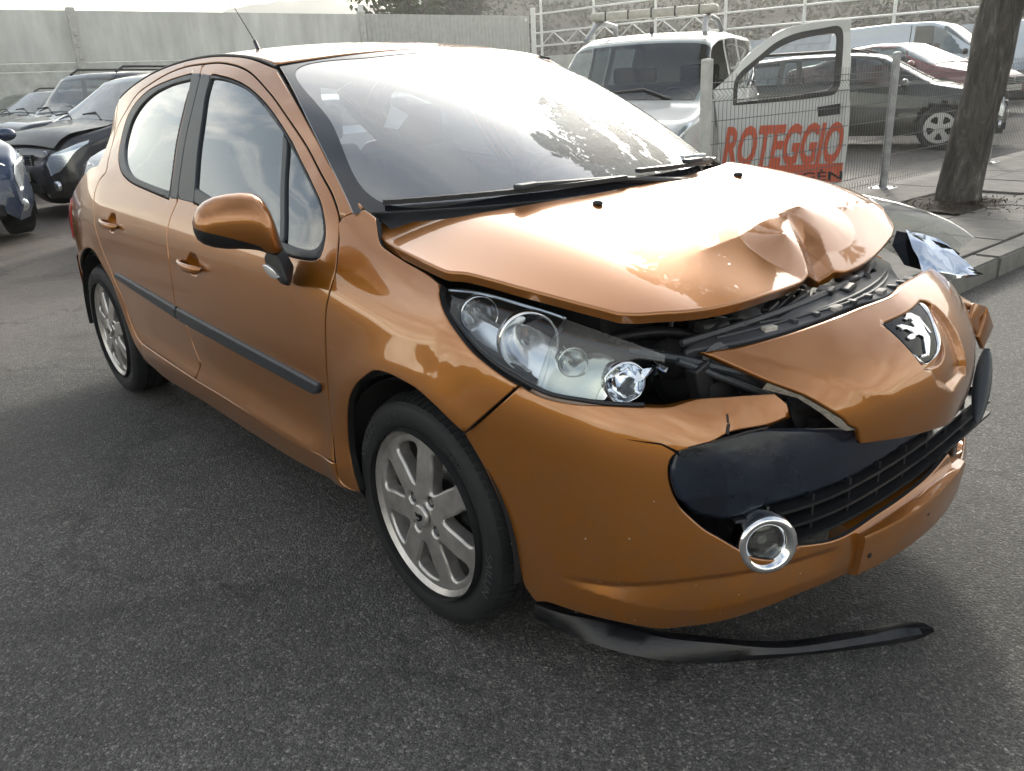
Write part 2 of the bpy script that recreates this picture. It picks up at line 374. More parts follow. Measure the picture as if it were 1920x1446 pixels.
def WRAP(x,z):
    # plan taper of the nose: 1 up to x=.12 then super-ellipse
    X=.74-.30*np.clip((z-.62)/.4,0,1)**1.3-.06*sm(.3,.15,z)
    t=np.clip((x-.12)/X,0,.9999)
    return (1-t**1.7)**(1/2.4)
def side_y(x,z):
    x=np.asarray(x,float);z=np.asarray(z,float)
    y=PY(x,z)*WRAP(x,z)
    tr=np.clip((-2.25-x)/.9,0,1.4);y=y*(1-.13*tr**2.3)
    for cx in (0,-2.54):
        d=np.sqrt((x-cx)**2+(z-.31)**2);y=y+.014*np.exp(-((d-.37)/.065)**2)*sm(.12,.3,z)*sm(.95,.7,z)
    # lower door crease
    y=y+.0
    return y
def S_side(u,v): return np.stack([u+0*v,-side_y(u,v),v+0*u],-1)
# ---- bumper  u: 0 centre .. 1 right side, v=z ; 
PL=np.array([(.86,-.3),(.868,-.15),(.87,0),(.866,.15),(.853,.3),(.815,.45),(.745,.58),(.64,.69),(.50,.775),(.33,.825),(.15,.848),(0,.855),(-.15,.856)])
_t=np.linspace(-2,10,13)/9.
PXu=spline(list(zip(_t,PL[:,0])));PYu=spline(list(zip(_t,PL[:,1])))
FX=spline([(.10,-.12),(.15,-.085),(.20,-.045),(.25,-.015),(.32,-.003),(.40,-.01),(.5,-.03),(.6,-.055),(.7,-.10),(.78,-.17),(.86,-.27)])
FW=spline([(.10,-.03),(.18,-.012),(.25,-.004),(.35,0),(.55,0),(.65,-.002),(.72,-.012),(.80,-.04)])
_sl=spline([(.1,.305),(.25,.300),(.32,.296),(.41,.284),(.51,.269),(.58,.277),(.656,.296),(.703,.3045),(.8,.31)])
_su=spline([(.1,.343),(.25,.343),(.32,.345),(.416,.343),(.516,.3326),(.607,.3146),(.656,.3113),(.703,.3116),(.8,.311)])
def swage(u,z):
    # smile shaped channel low on the corner: sharp upper edge, ledge running out below
    zl=_sl(u);zu=_su(u)+.001;a=sm(.71,.60,u)*sm(.22,.30,u);t=(z-zl)/(zu-zl)
    return -.011*a*np.where(t<0,0,np.where(t<=1,t,sm(zu+.018,zu,z)))
def S_bump(u,v):
    u=np.asarray(u,float);v=np.asarray(v,float)
    k=sm(1.05,.35,u)
    x=PXu(u)+FX(v)*k*np.clip((PXu(u)+.1)/.9,0,1)
    y=PYu(u)+FW(v)*sm(0,.6,u)
    # outward normal approx in plan
    e=1e-3;tx=(PXu(u+e)-PXu(u-e));ty=(PYu(u+e)-PYu(u-e));L=np.hypot(tx,ty);nx,ny=ty/L,-tx/L
    d=swage(u,v)+.012*np.exp(-((np.hypot(x,v-.31)-.37)/.065)**2)*sm(.8,.9,u)
    x=x+nx*d;y=y+ny*d
    return np.stack([x,-y,v+0*u],-1)
# ---- bonnet heightfield over (x,y)
def _cone(x,y,cx,cy,R,h,ax=1.,ay=1.):
    r=np.hypot((x-cx)/ax,(y-cy)/ay)/R
    return h*np.clip(1-r,0,1)**1.08
def _seg(x,y,a,b,w,h):
    a=np.array(a);b=np.array(b);d=b-a;L=np.hypot(*d)
    t=((x-a[0])*d[0]+(y-a[1])*d[1])/L**2;q=np.clip(t,0,1)
    r=np.hypot(x-a[0]-q*d[0],y-a[1]-q*d[1])/w
    return h*np.clip(1-r,0,1)**1.1*sm(-.02,.25,q)
def bon_z(x,y):
    x=np.asarray(x,float);y=np.asarray(y,float)
    t=(x+.25)/.85
    z=1.062-.035*t-.115*np.clip(t,0,2)**2.2
    ay=np.abs(y)
    z=z-.055*(ay/.75)**2-.03*sm(.50,.80,ay)
    z=z+.032*sm(.1,.72,y)*sm(.55,.2,x)
    # front edge folded down past the crease
    A=.055*sm(-.45,.05,y)
    z=z-A*np.clip((x-(.43-.05*y))/.14,0,1.3)
    z=z+_cone(x,y,.43,.13,.15,.034,.7,1.5)+_cone(x,y,.50,-.05,.13,.036,.8,.9)
    z=z-_seg(x,y,(.455,.10),(.60,-.03),.045,.042)
    return z
def S_bon(u,v): return np.stack([u+0*v,v+0*u,bon_z(u,v)],-1)
# ---- windscreen  u=y (-1..1), v=0 bottom..1 top
def S_ws(u,v):
    u=np.asarray(u,float);v=np.asarray(v,float)
    bx=.015-.34*np.abs(u)**2.3;by=.765*u;bz=1.035-.012*u*u
    tx=-.90-.10*np.abs(u)**2.2;ty=.572*u;tz=1.448-.04*u*u
    b=4*v*(1-v)
    return np.stack([bx+(tx-bx)*v+.015*b,by+(ty-by)*v,bz+(tz-bz)*v+.028*b],-1)
# ---- roof: u=x, v=-1..1 between the rails
ZT=spline([(-3.0,1.14),(-2.85,1.225),(-2.7,1.295),(-2.4,1.378),(-2.1,1.43),(-1.8,1.457),(-1.5,1.462),(-1.2,1.443),(-1.0,1.412),(-.8,1.36)])
ROOFX=spline([(-3.0,1.31),(-2.75,1.375),(-2.4,1.44),(-2.0,1.478),(-1.6,1.494),(-1.3,1.491),(-1.05,1.467),(-.9,1.448)])
def S_roof(u,v):
    u=np.asarray(u,float);v=np.asarray(v,float)
    zt=ZT(u);yt=side_y(u,zt)-.006;zt=zt+.002
    return np.stack([u+0*v,yt*v,zt+(ROOFX(u)-zt)*(1-np.abs(v)**2.4)],-1)
# ---- nose panel u=y v=z
XN=spline([(.45,.85),(.53,.868),(.6,.872),(.68,.855),(.74,.818),(.80,.752),(.85,.665),(.9,.55)])
def S_nose(u,v):
    u=np.asarray(u,float);v=np.asarray(v,float)
    return np.stack([XN(v)+.012-np.where(u<0,.13,.085)*np.abs(u/.42)**2.3,u+0*v,v+0*u],-1)
def S_bonlow(u,v):
    P=S_bon(u,v);P[...,2]-=.062;return P
def S_carr(u,v):
    u=np.asarray(u,float);v=np.asarray(v,float)
    return np.stack([u+0*v,v+0*u,.835-.25*(u-.55)-.05*(v/.5)**2],-1)

